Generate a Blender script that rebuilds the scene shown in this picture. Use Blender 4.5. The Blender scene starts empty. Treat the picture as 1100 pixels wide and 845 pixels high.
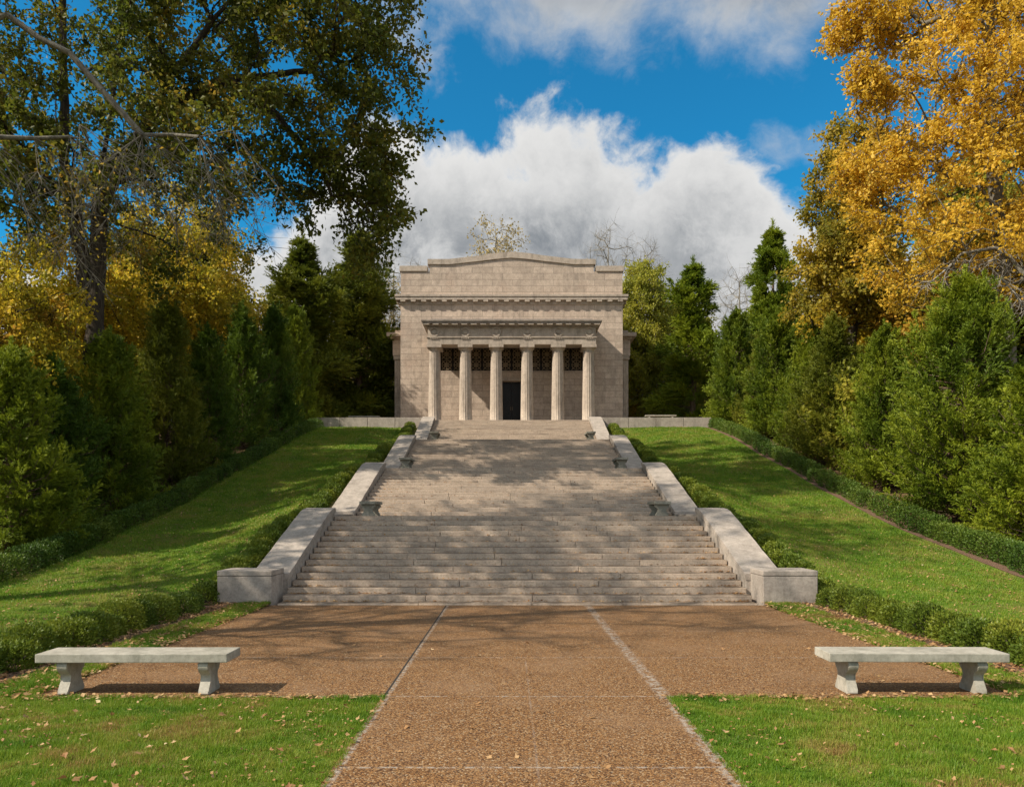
import bpy, bmesh, math
import numpy as np
from mathutils import Vector
S = bpy.context.scene
C = S.collection
R = math.radians
rng = np.random.default_rng(7)

# ------------------------------------------------------------ helpers
def tag(o, label=None, cat=None, group=None, kind=None):
    if label: o['label'] = label
    if cat: o['category'] = cat
    if group: o['group'] = group
    if kind: o['kind'] = kind
    return o

def thing(name, label, cat, loc=(0, 0, 0), rz=0, group=None):
    o = bpy.data.objects.new(name, None); C.objects.link(o)
    o.location = loc; o.rotation_euler = (0, 0, rz); o.empty_display_size = .2
    return tag(o, label, cat, group)

def mesh_np(name, verts, faces, mat, smooth=False, attr=None, matidx=None):
    """faces: list of (F,k) int arrays"""
    me = bpy.data.meshes.new(name)
    verts = np.asarray(verts, dtype=np.float32)
    if not isinstance(faces, list): faces = [faces]
    faces = [f for f in faces if len(f)]
    nl = sum(f.size for f in faces); nf = sum(len(f) for f in faces)
    me.vertices.add(len(verts)); me.vertices.foreach_set('co', verts.ravel())
    me.loops.add(nl); me.polygons.add(nf)
    li = np.concatenate([f.ravel() for f in faces]).astype(np.int32)
    sizes = np.concatenate([np.full(len(f), f.shape[1]) for f in faces])
    st = np.concatenate([[0], np.cumsum(sizes)[:-1]]).astype(np.int32)
    me.loops.foreach_set('vertex_index', li)
    me.polygons.foreach_set('loop_start', st)
    me.polygons.foreach_set('use_smooth', np.full(nf, smooth, dtype=bool))
    if attr is not None:
        a = me.attributes.new('rnd', 'FLOAT', 'FACE')
        a.data.foreach_set('value', np.asarray(attr, dtype=np.float32))
    me.update(calc_edges=True); me.validate()
    for m in (mat if isinstance(mat, (list, tuple)) else [mat]): me.materials.append(m)
    if matidx is not None: me.polygons.foreach_set('material_index', matidx.astype(np.int32))
    return me

def link(name, me, parent=None):
    o = bpy.data.objects.new(name, me); C.objects.link(o)
    if parent is not None: o.parent = parent
    return o

class MB:
    """collects boxes, prisms, lathes in one bmesh"""
    def __init__(s): s.bm = bmesh.new()
    def box(s, x0, x1, y0, y1, z0, z1, bev=0, taper=None):
        v = [s.bm.verts.new(p) for p in ((x0,y0,z0),(x1,y0,z0),(x1,y1,z0),(x0,y1,z0),(x0,y0,z1),(x1,y0,z1),(x1,y1,z1),(x0,y1,z1))]
        fs = [s.bm.faces.new([v[i] for i in q]) for q in ((3,2,1,0),(4,5,6,7),(0,1,5,4),(1,2,6,5),(2,3,7,6),(3,0,4,7))]
        if bev:
            es = list({e for f in fs for e in f.edges})
            bmesh.ops.bevel(s.bm, geom=es, offset=bev, segments=2, affect='EDGES', profile=.6)
        return s
    def prism(s, pts, axis, a, b, bev=0):
        """pts: 2D outline; extruded along axis from a to b. axis x: pts=(y,z); y: (x,z); z: (x,y)"""
        def P(p, t): return {'x': (t, p[0], p[1]), 'y': (p[0], t, p[1]), 'z': (p[0], p[1], t)}[axis]
        A = [s.bm.verts.new(P(p, a)) for p in pts]; B = [s.bm.verts.new(P(p, b)) for p in pts]
        n = len(pts); fs = [s.bm.faces.new(A), s.bm.faces.new(B[::-1])]
        for i in range(n): fs.append(s.bm.faces.new((A[i], B[i], B[(i+1) % n], A[(i+1) % n])))
        if bev:
            es = list({e for f in fs[:2] for e in f.edges})
            bmesh.ops.bevel(s.bm, geom=es, offset=bev, segments=2, affect='EDGES')
        return s
    def lathe(s, prof, cx, cy, seg=48, flute=0, nfl=20):
        rings = []
        for (r, z, f) in prof:
            ring = []
            for i in range(seg):
                a = 2*math.pi*i/seg
                rr = r*(1-(flute*f)*(0.5-0.5*math.cos(nfl*a))) 
                ring.append(s.bm.verts.new((cx+rr*math.cos(a), cy+rr*math.sin(a), z)))
            rings.append(ring)
        for a, b in zip(rings, rings[1:]):
            for i in range(seg): s.bm.faces.new((a[i], a[(i+1) % seg], b[(i+1) % seg], b[i]))
        s.bm.faces.new(rings[0][::-1]); s.bm.faces.new(rings[-1])
        return s
    def build(s, name, mat, parent=None, smooth=False):
        bmesh.ops.recalc_face_normals(s.bm, faces=s.bm.faces)
        me = bpy.data.meshes.new(name); s.bm.to_mesh(me); s.bm.free()
        me.materials.append(mat)
        if smooth:
            me.polygons.foreach_set('use_smooth', np.ones(len(me.polygons), dtype=bool))
        return link(name, me, parent)

# ------------------------------------------------------------ node helpers
class NT:
    def __init__(s, tree): s.t = tree; tree.nodes.clear()
    def n(s, typ, **kw):
        nd = s.t.nodes.new(typ)
        for k, v in kw.items():
            if k.startswith('_'): setattr(nd, k[1:], v)
        return nd
    def plug(s, sock, v):
        if isinstance(v, bpy.types.NodeSocket): s.t.links.new(v, sock)
        elif v is not None: sock.default_value = v
    def m(s, op, a, b=None, c=None, clamp=False):
        nd = s.t.nodes.new('ShaderNodeMath'); nd.operation = op; nd.use_clamp = clamp
        s.plug(nd.inputs[0], a)
        if b is not None: s.plug(nd.inputs[1], b)
        if c is not None: s.plug(nd.inputs[2], c)
        return nd.outputs[0]
    def mix(s, f, a, b, bt='MIX'):
        nd = s.t.nodes.new('ShaderNodeMix'); nd.data_type = 'RGBA'; nd.blend_type = bt; nd.clamp_factor = True
        s.plug(nd.inputs[0], f)
        for i, v in ((6, a), (7, b)):
            if isinstance(v, tuple) and len(v) == 3: v = (*v, 1)
            s.plug(nd.inputs[i], v)
        return nd.outputs[2]
    def noise(s, vec, scale, detail=4, rough=.6, out=0, dist=0):
        nd = s.t.nodes.new('ShaderNodeTexNoise'); s.plug(nd.inputs['Vector'], vec)
        nd.inputs['Scale'].default_value = scale; nd.inputs['Detail'].default_value = detail
        nd.inputs['Roughness'].default_value = rough; nd.inputs['Distortion'].default_value = dist
        return nd.outputs[out]
    def ramp(s, f, stops, interp='LINEAR'):
        nd = s.t.nodes.new('ShaderNodeValToRGB'); s.plug(nd.inputs[0], f)
        cr = nd.color_ramp; cr.interpolation = interp
        while len(cr.elements) < len(stops): cr.elements.new(.5)
        for e, (p, c) in zip(cr.elements, stops):
            e.position = p; e.color = (*c, 1) if isinstance(c, tuple) else (c, c, c, 1)
        return nd.outputs[0]
    def mapr(s, v, a, b, c=0, d=1, smooth=True):
        nd = s.t.nodes.new('ShaderNodeMapRange'); nd.interpolation_type = 'SMOOTHSTEP' if smooth else 'LINEAR'
        s.plug(nd.inputs[0], v)
        for i, q in zip((1, 2, 3, 4), (a, b, c, d)): nd.inputs[i].default_value = q
        return nd.outputs[0]
    def xyz(s, vec):
        nd = s.t.nodes.new('ShaderNodeSeparateXYZ'); s.plug(nd.inputs[0], vec); return nd.outputs
    def comb(s, x, y, z):
        nd = s.t.nodes.new('ShaderNodeCombineXYZ')
        for i, q in enumerate((x, y, z)): s.plug(nd.inputs[i], q)
        return nd.outputs[0]
    def geo(s): return s.t.nodes.new('ShaderNodeNewGeometry').outputs['Position']
    def attr(s, name):
        nd = s.t.nodes.new('ShaderNodeAttribute'); nd.attribute_name = name; return nd.outputs['Fac']

def mat_base(name):
    m = bpy.data.materials.new(name); m.use_nodes = True
    return m, NT(m.node_tree)

def finish(nt, col, rough=.8, bump=None, bstr=.3, bdist=.01, spec=.3, metal=0):
    p = nt.n('ShaderNodeBsdfPrincipled'); o = nt.n('ShaderNodeOutputMaterial')
    if isinstance(col, tuple): col = (*col, 1)
    nt.plug(p.inputs['Base Color'], col); nt.plug(p.inputs['Roughness'], rough)
    p.inputs['Specular IOR Level'].default_value = spec; p.inputs['Metallic'].default_value = metal
    if bump is not None:
        b = nt.n('ShaderNodeBump'); b.inputs['Strength'].default_value = bstr; b.inputs['Distance'].default_value = bdist
        nt.plug(b.inputs['Height'], bump); nt.plug(p.inputs['Normal'], b.outputs[0])
    nt.t.links.new(p.outputs[0], o.inputs[0])

def granite(name, c1, c2, bricks=None, stain=.5, dark=(.12, .10, .08), mortar=(.17, .14, .12)):
    m, nt = mat_base(name)
    g = nt.geo()
    big = nt.noise(g, .55, 5, .65); mid = nt.noise(g, 3.5, 6, .7); fine = nt.noise(g, 17, 8, .8)
    col = nt.mix(nt.mapr(mid, .35, .68), c1, c2)
    x, y, z = nt.xyz(g)
    hgt = mid
    if bricks:
        bw, bh = bricks
        br = nt.n('ShaderNodeTexBrick'); br.offset = .5; br.squash = 1
        # x+y so that side faces also get coursing
        nt.plug(br.inputs['Vector'], nt.comb(nt.m('ADD', x, nt.m('MULTIPLY', y, .97)), nt.m('SUBTRACT', z, .02), 0.0))
        br.inputs['Color1'].default_value = (0, 0, 0, 1); br.inputs['Color2'].default_value = (1, 1, 1, 1)
        br.inputs['Mortar'].default_value = (.5, .5, .5, 1)
        br.inputs['Scale'].default_value = 1; br.inputs['Mortar Size'].default_value = .012
        br.inputs['Brick Width'].default_value = bw; br.inputs['Row Height'].default_value = bh
        br.inputs['Mortar Smooth'].default_value = .3; br.inputs['Bias'].default_value = 0
        f = nt.m('ADD', .84, nt.m('MULTIPLY', nt.xyz(br.outputs[0])[0], .24))
        col = nt.mix(1.0, col, nt.comb(f, nt.m('MULTIPLY', f, .985), nt.m('MULTIPLY', f, .97)), 'MULTIPLY')
        # single blocks weathered pink or grey
        col = nt.mix(nt.m('MULTIPLY', nt.mapr(big, .52, .66), .35), col, (.46, .32, .24))
        col = nt.mix(nt.m('MULTIPLY', br.outputs['Fac'], .9), col, mortar)
    st = nt.noise(nt.comb(nt.m('MULTIPLY', x, 1.3), nt.m('MULTIPLY', y, 1.3), nt.m('MULTIPLY', z, .35)), 1.6, 7, .7)
    col = nt.mix(nt.m('MULTIPLY', nt.mapr(st, .48, .72), stain), col, dark)
    col = nt.mix(nt.mapr(fine, .40, .66, .0, .75), col, nt.mix(.55, col, dark))
    finish(nt, col, .82, nt.m('ADD', mid, nt.m('MULTIPLY', fine, .5)), .35, .01, .25)
    return m

M = {}
M['granite'] = granite('temple granite', (.60, .485, .385), (.47, .375, .30), bricks=(1.45, .44), stain=.38)
M['granite_plain'] = granite('dressed granite', (.52, .43, .345), (.40, .33, .265), stain=.55)
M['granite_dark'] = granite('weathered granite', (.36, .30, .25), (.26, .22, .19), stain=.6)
M['coping'] = granite('coping granite', (.45, .385, .325), (.33, .285, .24), stain=.45)
M['concrete'] = granite('cast stone', (.45, .415, .345), (.33, .305, .25), stain=.7, dark=(.13, .125, .095))
M['concrete_old'] = granite('mossy cast stone', (.33, .31, .25), (.24, .225, .18), stain=.6, dark=(.05, .055, .04))

def m_steps():
    m, nt = mat_base('step granite'); g = nt.geo(); x, y, z = nt.xyz(g)
    mid = nt.noise(g, 2.2, 7, .7)
    streak = nt.noise(nt.comb(nt.m('MULTIPLY', x, .45), nt.m('MULTIPLY', y, 3.0), nt.m('MULTIPLY', z, 5.0)), 1.5, 7, .72)
    fine = nt.noise(g, 22, 8, .8)
    r = nt.attr('rnd')
    col = nt.mix(nt.mapr(mid, .3, .7), (.60, .475, .36), (.47, .37, .28))
    col = nt.mix(nt.m('MULTIPLY', r, .35), col, (.25, .21, .18))
    col = nt.mix(nt.mapr(streak, .48, .70, 0, .6), col, (.17, .13, .10))
    col = nt.mix(nt.mapr(fine, .42, .66, 0, .6), col, (.19, .145, .105))
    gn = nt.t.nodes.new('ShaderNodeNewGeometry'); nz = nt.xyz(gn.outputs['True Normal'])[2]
    dirt_shade = nt.m('MULTIPLY', nt.mapr(nz, .6, .95), nt.mapr(nt.noise(g, 3.1, 6, .75), .3, .58, .35, .95))
    col = nt.mix(dirt_shade, col, (.15, .108, .072))  # upward faces darker: settled dirt plus tread shade painted into the colour
    rust = nt.noise(g, 5, 5, .7)
    col = nt.mix(nt.mapr(rust, .58, .75, 0, .45), col, (.30, .18, .10))
    finish(nt, col, .85, nt.m('ADD', mid, fine), .4, .01, .25)
    return m
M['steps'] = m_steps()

def m_paving():
    m, nt = mat_base('exposed aggregate'); g = nt.geo(); x, y, z = nt.xyz(g)
    vo = nt.n('ShaderNodeTexVoronoi'); nt.plug(vo.inputs['Vector'], g); vo.inputs['Scale'].default_value = 82
    rc = nt.xyz(vo.outputs['Color'])
    col = nt.ramp(rc[0], [(0, (.035, .015, .007)), (.22, (.115, .050, .016)), (.5, (.235, .108, .033)), (.72, (.31, .155, .052)), (.9, (.37, .22, .095)), (1, (.44, .34, .22))])
    edge = nt.mapr(vo.outputs['Distance'], .35, .75)
    col = nt.mix(nt.m('MULTIPLY', edge, .6), col, (.04, .024, .014))
    big = nt.noise(g, .8, 6, .65); mid = nt.noise(g, 6, 5, .7)
    col = nt.mix(nt.mapr(big, .45, .7, 0, .42), col, (.24, .145, .078))
    col = nt.mix(nt.mapr(mid, .55, .75, 0, .3), col, (.27, .20, .14))
    dk = nt.noise(g, 1.7, 6, .6)
    col = nt.mix(nt.mapr(dk, .56, .74, 0, .35), col, (.12, .06, .028))
    # cement joints: along the path edges and across it
    jn = nt.noise(g, 14, 5, .75); jl = nt.noise(g, 1.6, 3, .6)
    ax = nt.m('ABSOLUTE', x)
    wob = nt.m('MULTIPLY', nt.m('SUBTRACT', jn, .5), .03)
    def band(d, w): return nt.mapr(nt.m('ADD', d, wob), w, w*.35)
    d1 = nt.m('ABSOLUTE', nt.m('SUBTRACT', x, 1.44)); d1l = nt.m('ABSOLUTE', nt.m('ADD', x, 1.44))
    patchy = nt.mapr(jl, .35, .62)
    J = nt.m('MULTIPLY', band(d1, .10), nt.mapr(jn, .45, .58))
    J = nt.m('MAXIMUM', J, nt.m('MULTIPLY', band(d1l, .05), nt.mapr(jn, .44, .58)))
    for yy, w, k in ((5.79, .028, 1.), (8.04, .03, .9), (10.2, .03, .6), (12.5, .035, .35)):
        dd = nt.m('ABSOLUTE', nt.m('SUBTRACT', y, yy))
        J = nt.m('MAXIMUM', J, nt.m('MULTIPLY', nt.m('MULTIPLY', band(dd, w), nt.mapr(jn, .44, .58)), k))
    dc = nt.m('MULTIPLY', band(nt.m('ABSOLUTE', nt.m('SUBTRACT', x, .04)), .014), .3)
    dc = nt.m('MULTIPLY', dc, nt.mapr(y, 10.3, 10.1))
    J = nt.m('MAXIMUM', J, nt.m('MULTIPLY', dc, patchy))
    col = nt.mix(nt.m('MULTIPLY', J, .7), col, (.36, .325, .28))
    # thin open crack along the left joint
    crack = nt.mapr(nt.m('ABSOLUTE', nt.m('ADD', x, 1.465)), .017, .008)
    col = nt.mix(nt.m('MULTIPLY', crack, nt.mapr(y, 7.9, 8.1)), col, (.03, .025, .02))
    bp = nt.m('SUBTRACT', 1.0, vo.outputs['Distance'])
    finish(nt, col, .8, bp, .5, .008, .3)
    return m
M['paving'] = m_paving()

def m_lawn():
    m, nt = mat_base('lawn soil and turf'); g = nt.geo()
    a = nt.noise(g, .5, 6, .65); b = nt.noise(g, 5, 6, .75); f = nt.noise(g, 60, 3, .7)
    col = nt.mix(nt.mapr(b, .35, .65), (.07, .14, .014), (.145, .20, .024))
    col = nt.mix(nt.mapr(a, .45, .60, 0, .75), col, (.21, .17, .055))
    col = nt.mix(nt.mapr(f, .45, .7, 0, .5), col, (.045, .06, .014))
    d = nt.noise(g, 2.3, 5, .7)
    col = nt.mix(nt.mapr(d, .62, .75, 0, .5), col, (.16, .10, .05))
    finish(nt, col, .95, nt.m('ADD', b, f), .6, .04, .1)
    return m
M['lawn'] = m_lawn()

def m_forest():
    m, nt = mat_base('leaf strewn soil'); g = nt.geo()
    b = nt.noise(g, 9, 6, .8); a = nt.noise(g, .6, 5, .6)
    col = nt.ramp(b, [(.3, (.05, .032, .018)), (.5, (.14, .085, .045)), (.6, (.24, .155, .085)), (.72, (.35, .24, .12))])
    col = nt.mix(nt.mapr(a, .5, .65, 0, .5), col, (.06, .075, .02))
    finish(nt, col, .95, b, .7, .04, .1)
    return m
M['forest'] = m_forest()

def m_mulch():
    m, nt = mat_base('bark mulch'); g = nt.geo()
    b = nt.noise(g, 35, 5, .8)
    col = nt.ramp(b, [(.3, (.05, .03, .02)), (.5, (.15, .09, .06)), (.62, (.26, .17, .11)), (.75, (.40, .29, .19))])
    finish(nt, col, .95, b, .8, .03, .1)
    return m
M['mulch'] = m_mulch()

def m_leaf(name, stops, trans=.35, rough=.5, nscale=.35):
    m, nt = mat_base(name)
    r = nt.attr('rnd')
    g = nt.geo(); n = nt.noise(g, nscale, 3, .6)
    f = nt.m('ADD', nt.m('MULTIPLY', r, .62), nt.m('MULTIPLY', nt.mapr(n, .3, .7), .38))
    col = nt.ramp(f, stops)
    p = nt.n('ShaderNodeBsdfPrincipled'); o = nt.n('ShaderNodeOutputMaterial')
    nt.plug(p.inputs['Base Color'], col); p.inputs['Roughness'].default_value = rough; p.inputs['Specular IOR Level'].default_value = .25
    t = nt.n('ShaderNodeBsdfTranslucent'); nt.plug(t.inputs[0], col)
    mx = nt.n('ShaderNodeMixShader'); mx.inputs[0].default_value = trans
    nt.t.links.new(p.outputs[0], mx.inputs[1]); nt.t.links.new(t.outputs[0], mx.inputs[2])
    nt.t.links.new(mx.outputs[0], o.inputs[0])
    return m
M['oak'] = m_leaf('oak leaves', [(0, (.045, .075, .010)), (.35, (.095, .12, .014)), (.7, (.17, .165, .02)), (.88, (.32, .22, .03)), (1, (.38, .20, .035))], .5)
M['maple'] = m_leaf('golden leaves', [(0, (.30, .21, .03)), (.25, (.56, .36, .03)), (.6, (.74, .48, .045)), (.85, (.84, .58, .10)), (1, (.55, .50, .10))], .5)
M['maple_olive'] = m_leaf('olive gold leaves', [(0, (.13, .15, .02)), (.4, (.30, .25, .03)), (.7, (.50, .35, .03)), (1, (.68, .44, .05))], .5)
M['yellow'] = m_leaf('yellow green leaves', [(0, (.13, .17, .02)), (.4, (.38, .33, .025)), (.75, (.68, .48, .04)), (1, (.75, .46, .05))], .55)
M['orange'] = m_leaf('orange leaves', [(0, (.12, .15, .02)), (.35, (.26, .23, .03)), (.7, (.56, .34, .04)), (1, (.66, .32, .05))], .5)
M['lime'] = m_leaf('pale green leaves', [(0, (.16, .19, .02)), (.5, (.32, .32, .035)), (1, (.55, .46, .06))], .5)
M['pale'] = m_leaf('pale dry leaves', [(0, (.26, .22, .10)), (.5, (.42, .33, .14)), (1, (.55, .40, .14))], .4)
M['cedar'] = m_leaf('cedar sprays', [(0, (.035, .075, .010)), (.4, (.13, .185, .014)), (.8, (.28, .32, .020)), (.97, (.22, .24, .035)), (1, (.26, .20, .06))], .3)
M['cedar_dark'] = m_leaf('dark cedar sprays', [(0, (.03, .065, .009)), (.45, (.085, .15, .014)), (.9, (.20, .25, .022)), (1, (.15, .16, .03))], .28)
M['cedar_olive'] = m_leaf('olive cedar sprays', [(0, (.05, .080, .010)), (.45, (.14, .165, .015)), (.9, (.27, .265, .025)), (1, (.26, .22, .04))], .32)
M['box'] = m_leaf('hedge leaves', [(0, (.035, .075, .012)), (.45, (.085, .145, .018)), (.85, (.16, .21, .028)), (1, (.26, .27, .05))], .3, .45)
M['grass'] = m_leaf('grass blades', [(0, (.055, .135, .012)), (.4, (.135, .25, .016)), (.66, (.24, .31, .03)), (.84, (.34, .27, .07)), (1, (.32, .15, .075))], .4, .5, .9)
M['dryleaf'] = m_leaf('dry leaves', [(0, (.12, .05, .025)), (.25, (.27, .13, .055)), (.5, (.40, .23, .10)), (.8, (.54, .36, .18)), (.93, (.62, .50, .32)), (1, (.66, .42, .06))], .2, .6)

M['box_sunlit'] = m_leaf('hedge leaves in sunlit tone', [(0, (.045, .085, .012)), (.45, (.12, .17, .018)), (.8, (.23, .26, .028)), (1, (.36, .33, .05))], .35, .45, 1.2)  # lighter copy of the hedge leaves, sunlight put into the colour
def m_bark(name, a, b):
    m, nt = mat_base(name); g = nt.geo(); x, y, z = nt.xyz(g)
    n = nt.noise(nt.comb(nt.m('MULTIPLY', x, 3), nt.m('MULTIPLY', y, 3), nt.m('MULTIPLY', z, .6)), 5, 6, .75)
    col = nt.mix(nt.mapr(n, .35, .65), a, b)
    finish(nt, col, .9, n, .8, .04, .15)
    return m
M['bark'] = m_bark('dark bark', (.030, .024, .018), (.085, .068, .05))
M['bark_grey'] = m_bark('grey bark', (.16, .145, .12), (.34, .31, .26))
M['bark_twig'] = m_bark('twig bark', (.10, .088, .068), (.21, .19, .15))
M['bark_red'] = m_bark('cedar bark', (.10, .065, .045), (.24, .17, .12))
def m_plain(name, c, rough, metal=0):
    m, nt = mat_base(name); g = nt.geo(); n = nt.noise(g, 6, 5, .7)
    col = nt.mix(nt.mapr(n, .3, .7), c, tuple(q*.55 for q in c)); finish(nt, col, rough, n, .2, .01, .4, metal); return m
M['bronze'] = m_plain('dark bronze', (.016, .014, .012), .45, .4)
M['bronze_pale'] = m_plain('pale bronze', (.30, .22, .13), .6, .1)  # paler bronze colour for the lattice and handles
M['void'] = m_plain('dark interior', (.012, .011, .010), .7)

# ------------------------------------------------------------ terrain
YI = [(-600, 0), (15.9, 0), (17, .12), (21, 1.25), (24, 1.7), (30, 3.2), (34, 3.6), (40, 5.2), (44.3, 5.75), (50.2, 7.5), (900, 7.5)]
YO = [(-600, 0), (15.5, 0), (17.7, .18), (20.3, .55), (23.6, 1.2), (27.8, 2.05), (32.7, 3.3), (39.2, 4.95), (45, 6.5), (50.2, 7.5), (900, 7.5)]
def interp(P, y): return np.interp(y, [p[0] for p in P], [p[1] for p in P])
def ground(x, y):
    x = np.asarray(x, float); y = np.asarray(y, float)
    t = np.clip((np.abs(x)-6.2)/3.5, 0, 1); t = t*t*(3-2*t)
    ys = [y-1, y, y+1]
    zi = sum(interp(YI, q) for q in ys)/3; zo = sum(interp(YO, q) for q in ys)/3
    z = zi*(1-t)+zo*t
    lump = .05*np.sin(x*.9+y*.37)*np.sin(y*.55-x*.2)*np.clip((np.abs(x)-7)/3, 0, 1)*np.clip((y-15)/6, 0, 1)*np.clip((50-y)/4, 0, 1)
    return z+lump
def gz(x, y): return float(ground(x, y))

def sheet(name, xs, ys, dz, mat, under=False, kind='structure'):
    X, Y = np.meshgrid(xs, ys); Z = ground(X, Y)+dz
    if under:
        Z = np.where((np.abs(X) < 5.9) & (Y > 14), Z-1.2, Z)
    V = np.stack([X.ravel(), Y.ravel(), Z.ravel()], 1)
    nx, ny = len(xs), len(ys)
    i, j = np.meshgrid(np.arange(nx-1), np.arange(ny-1)); a = (j*nx+i).ravel()
    F = np.stack([a, a+1, a+nx+1, a+nx], 1)
    o = link(name, mesh_np(name, V, F, mat, True)); tag(o, kind=kind); return o
def lin(a, b, st): return np.linspace(a, b, max(2, int(round(abs(b-a)/st))+1))
xs = np.concatenate([[-600, -300, -150, -80, -50, -35], lin(-28, 28, .7), [35, 50, 80, 150, 300, 600]])
xs = np.sort(np.concatenate([xs, [-5.91, -5.89, 5.89, 5.91]]))
ys = np.concatenate([[-600, -200, -60, -20, -8], lin(-3, 60, .7), [70, 90, 130, 200, 350, 800]])
sheet('ground', xs, ys, -.05, M['forest'], under=True)
for s in (-1, 1):
    sheet('lawn', np.sort(s*lin(5.12, 12.9, .35)), lin(8.03, 50.15, .35), 0.0, M['lawn'])
    sheet('lawn', np.sort(s*lin(1.47, 16, .5)), lin(-12, 8.03, .5), 0.0, M['lawn'])
    sheet('mulch_bed', np.sort(s*lin(5.72, 6.85, .3)), lin(8.6, 50.1, .35), .012, M['mulch'])
    sheet('mulch_bed', np.sort(s*lin(12.3, 12.95, .2)), lin(14, 50.1, .35), .014, M['mulch'])
pb = MB(); pb.box(-5.14, 5.14, 8.0, 15.98, -.12, .006); pb.box(-1.485, 1.485, -12, 8.0, -.12, .006)
tag(pb.build('paved_path', M['paving']), kind='structure')

# ------------------------------------------------------------ staircase
HW = 4.95
FL = [(16.35, 21.2, .04, 1.82, 14), (24.3, 29.9, 1.82, 3.635, 14), (33.6, 39.7, 3.635, 5.675, 14), (44.3, 50.0, 5.675, 7.90, 15)]
st = thing('staircase', 'wide weathered granite staircase climbing in four flights to the temple', 'staircase', (0, 16, 0))
def blocks_mesh(name, y0, y1, z0, z1, bev=.016, nb=(3, 5)):
    """a course of granite blocks with narrow open joints; rnd differs per block"""
    bm = bmesh.new(); lay = bm.faces.layers.float.new('rnd')
    cuts = [-HW]; n = rng.integers(*nb); base = np.linspace(-HW, HW, n+1)[1:-1]+rng.uniform(-.55, .55, n-1)
    cuts += sorted(base.tolist())+[HW]
    for a, b in zip(cuts, cuts[1:]):
        dz = rng.uniform(-.004, .004); dy = rng.uniform(-.006, .006)
        nb0 = set(bm.faces)
        mb = MB.__new__(MB); mb.bm = bm
        mb.box(a+.004, b-.004, y0+dy, y1, z0, z1+dz, bev)
        r = rng.uniform(0, 1)
        for f in bm.faces:
            if f not in nb0: f[lay] = r
    bmesh.ops.recalc_face_normals(bm, faces=bm.faces)
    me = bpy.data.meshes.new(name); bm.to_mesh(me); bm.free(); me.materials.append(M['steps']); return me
def stpart(name, me):
    o = link(name, me, st); o.location = (0, -16, 0); return o
stpart('kerb_slab', blocks_mesh('kerb_slab', 15.98, 16.35, -.2, .045))
for k, (y0, y1, z0, z1, n) in enumerate(FL):
    r = (z1-z0)/n; t = (y1-y0)/(n-1)
    for i in range(n):
        if i < n-1: stpart('step', blocks_mesh('step', y0+i*t, y0+(i+1)*t+.12, z0+i*r-.25 if i else z0-.2, z0+(i+1)*r))
    nxt = FL[k+1][0] if k < 3 else 51.6
    # landing: two to three courses of slabs
    m_ = 3 if k < 3 else 1
    ed = np.linspace(y1, nxt+.1, m_+1)
    bm = bmesh.new(); lay = bm.faces.layers.float.new('rnd')
    for j in range(m_):
        cuts = [-HW]+sorted((np.linspace(-HW, HW, 6)[1:-1]+rng.uniform(-.4, .4, 4)).tolist())+[HW]
        for a, b in zip(cuts, cuts[1:]):
            s0 = set(bm.faces); mb = MB.__new__(MB); mb.bm = bm
            mb.box(a+.004, b-.004, ed[j]+.003, ed[j+1]-.003, z1-.35, z1+rng.uniform(-.003, .003), .01)
            q = rng.uniform(0, 1)
            for f in bm.faces:
                if f not in s0: f[lay] = q
    bmesh.ops.recalc_face_normals(bm, faces=bm.faces)
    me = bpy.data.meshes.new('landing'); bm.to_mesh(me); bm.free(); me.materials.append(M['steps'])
    stpart('landing', me)

# cheek walls
order = ['lowest', 'second', 'third', 'topmost']
for s in (-1, 1):
    side = 'left' if s < 0 else 'right'
    for k, (y0, y1, z0, z1, n) in enumerate(FL):
        xi, xo = s*HW, s*5.72
        a, b = (min(xi, xo), max(xi, xo))
        if k == 0: lab = f'{side} granite ramp wall with square end block beside the bottom flight'
        else: lab = f'{side} sloping granite ramp wall beside the {order[k]} flight of steps'
        w = thing('stair_wall', lab, 'wall', (0, 0, 0), 0, 'ramp walls flanking the staircase')
        ya = y0+.45 if k == 0 else y0-.35
        za = (z0+.55) if k == 0 else z0+.13
        yb = y1+.15; zb = z1+.27
        def top(y):
            t = (y-ya)/(yb-ya); base = za+(zb+.10-za)*t
            # rounds over into the level at the upper end
            q = max(0, (t-.80)/.20); return base-.14*q*q
        pts = [(q, top(q)) for q in np.linspace(ya, yb, 15)]
        gap = .14
        low = z0-.6
        # body
        body = [(ya+.01, low)]+[(p[0] if 0 < i < 14 else p[0]+(.015 if i == 0 else -.015), p[1]-gap) for i, p in enumerate(pts)]+[(yb-.015, low)]
        MB().prism(body, 'x', a+.02, b-.02).build('wall', M['coping'], w)
        # coping in four stones
        for c in range(4):
            i0, i1 = [0, 4, 8, 11][c], [4, 8, 11, 14][c]
            up = [(pts[i][0]+(.004 if i == i0 else -.004 if i == i1 else 0), pts[i][1]) for i in range(i0, i1+1)]
            dn = [(p[0], p[1]-gap+.003) for p in up][::-1]
            MB().prism(up+dn, 'x', a-.015, b+.015, .012).build('coping', M['coping'], w)
        if k == 0:
            xa, xb = sorted((s*5.06, s*6.18))
            MB().box(xa, xb, 15.98, 16.85, -.25, .60, .012).build('end_block', M['coping'], w)
            MB().box(xa-.006, xb+.006, 15.974, 16.856, .606, .72, .02).build('end_block_cap', M['coping'], w)
        # plinth kerb along the landing behind this wall
        nxt = FL[k+1][0]-.36 if k < 3 else 50.2
        if nxt-yb > .3:
            MB().box(a+.03, b-.03, yb+.005, nxt-.005, z1-.7, z1+.05, .01).build('landing_kerb', M['coping'], w)

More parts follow.
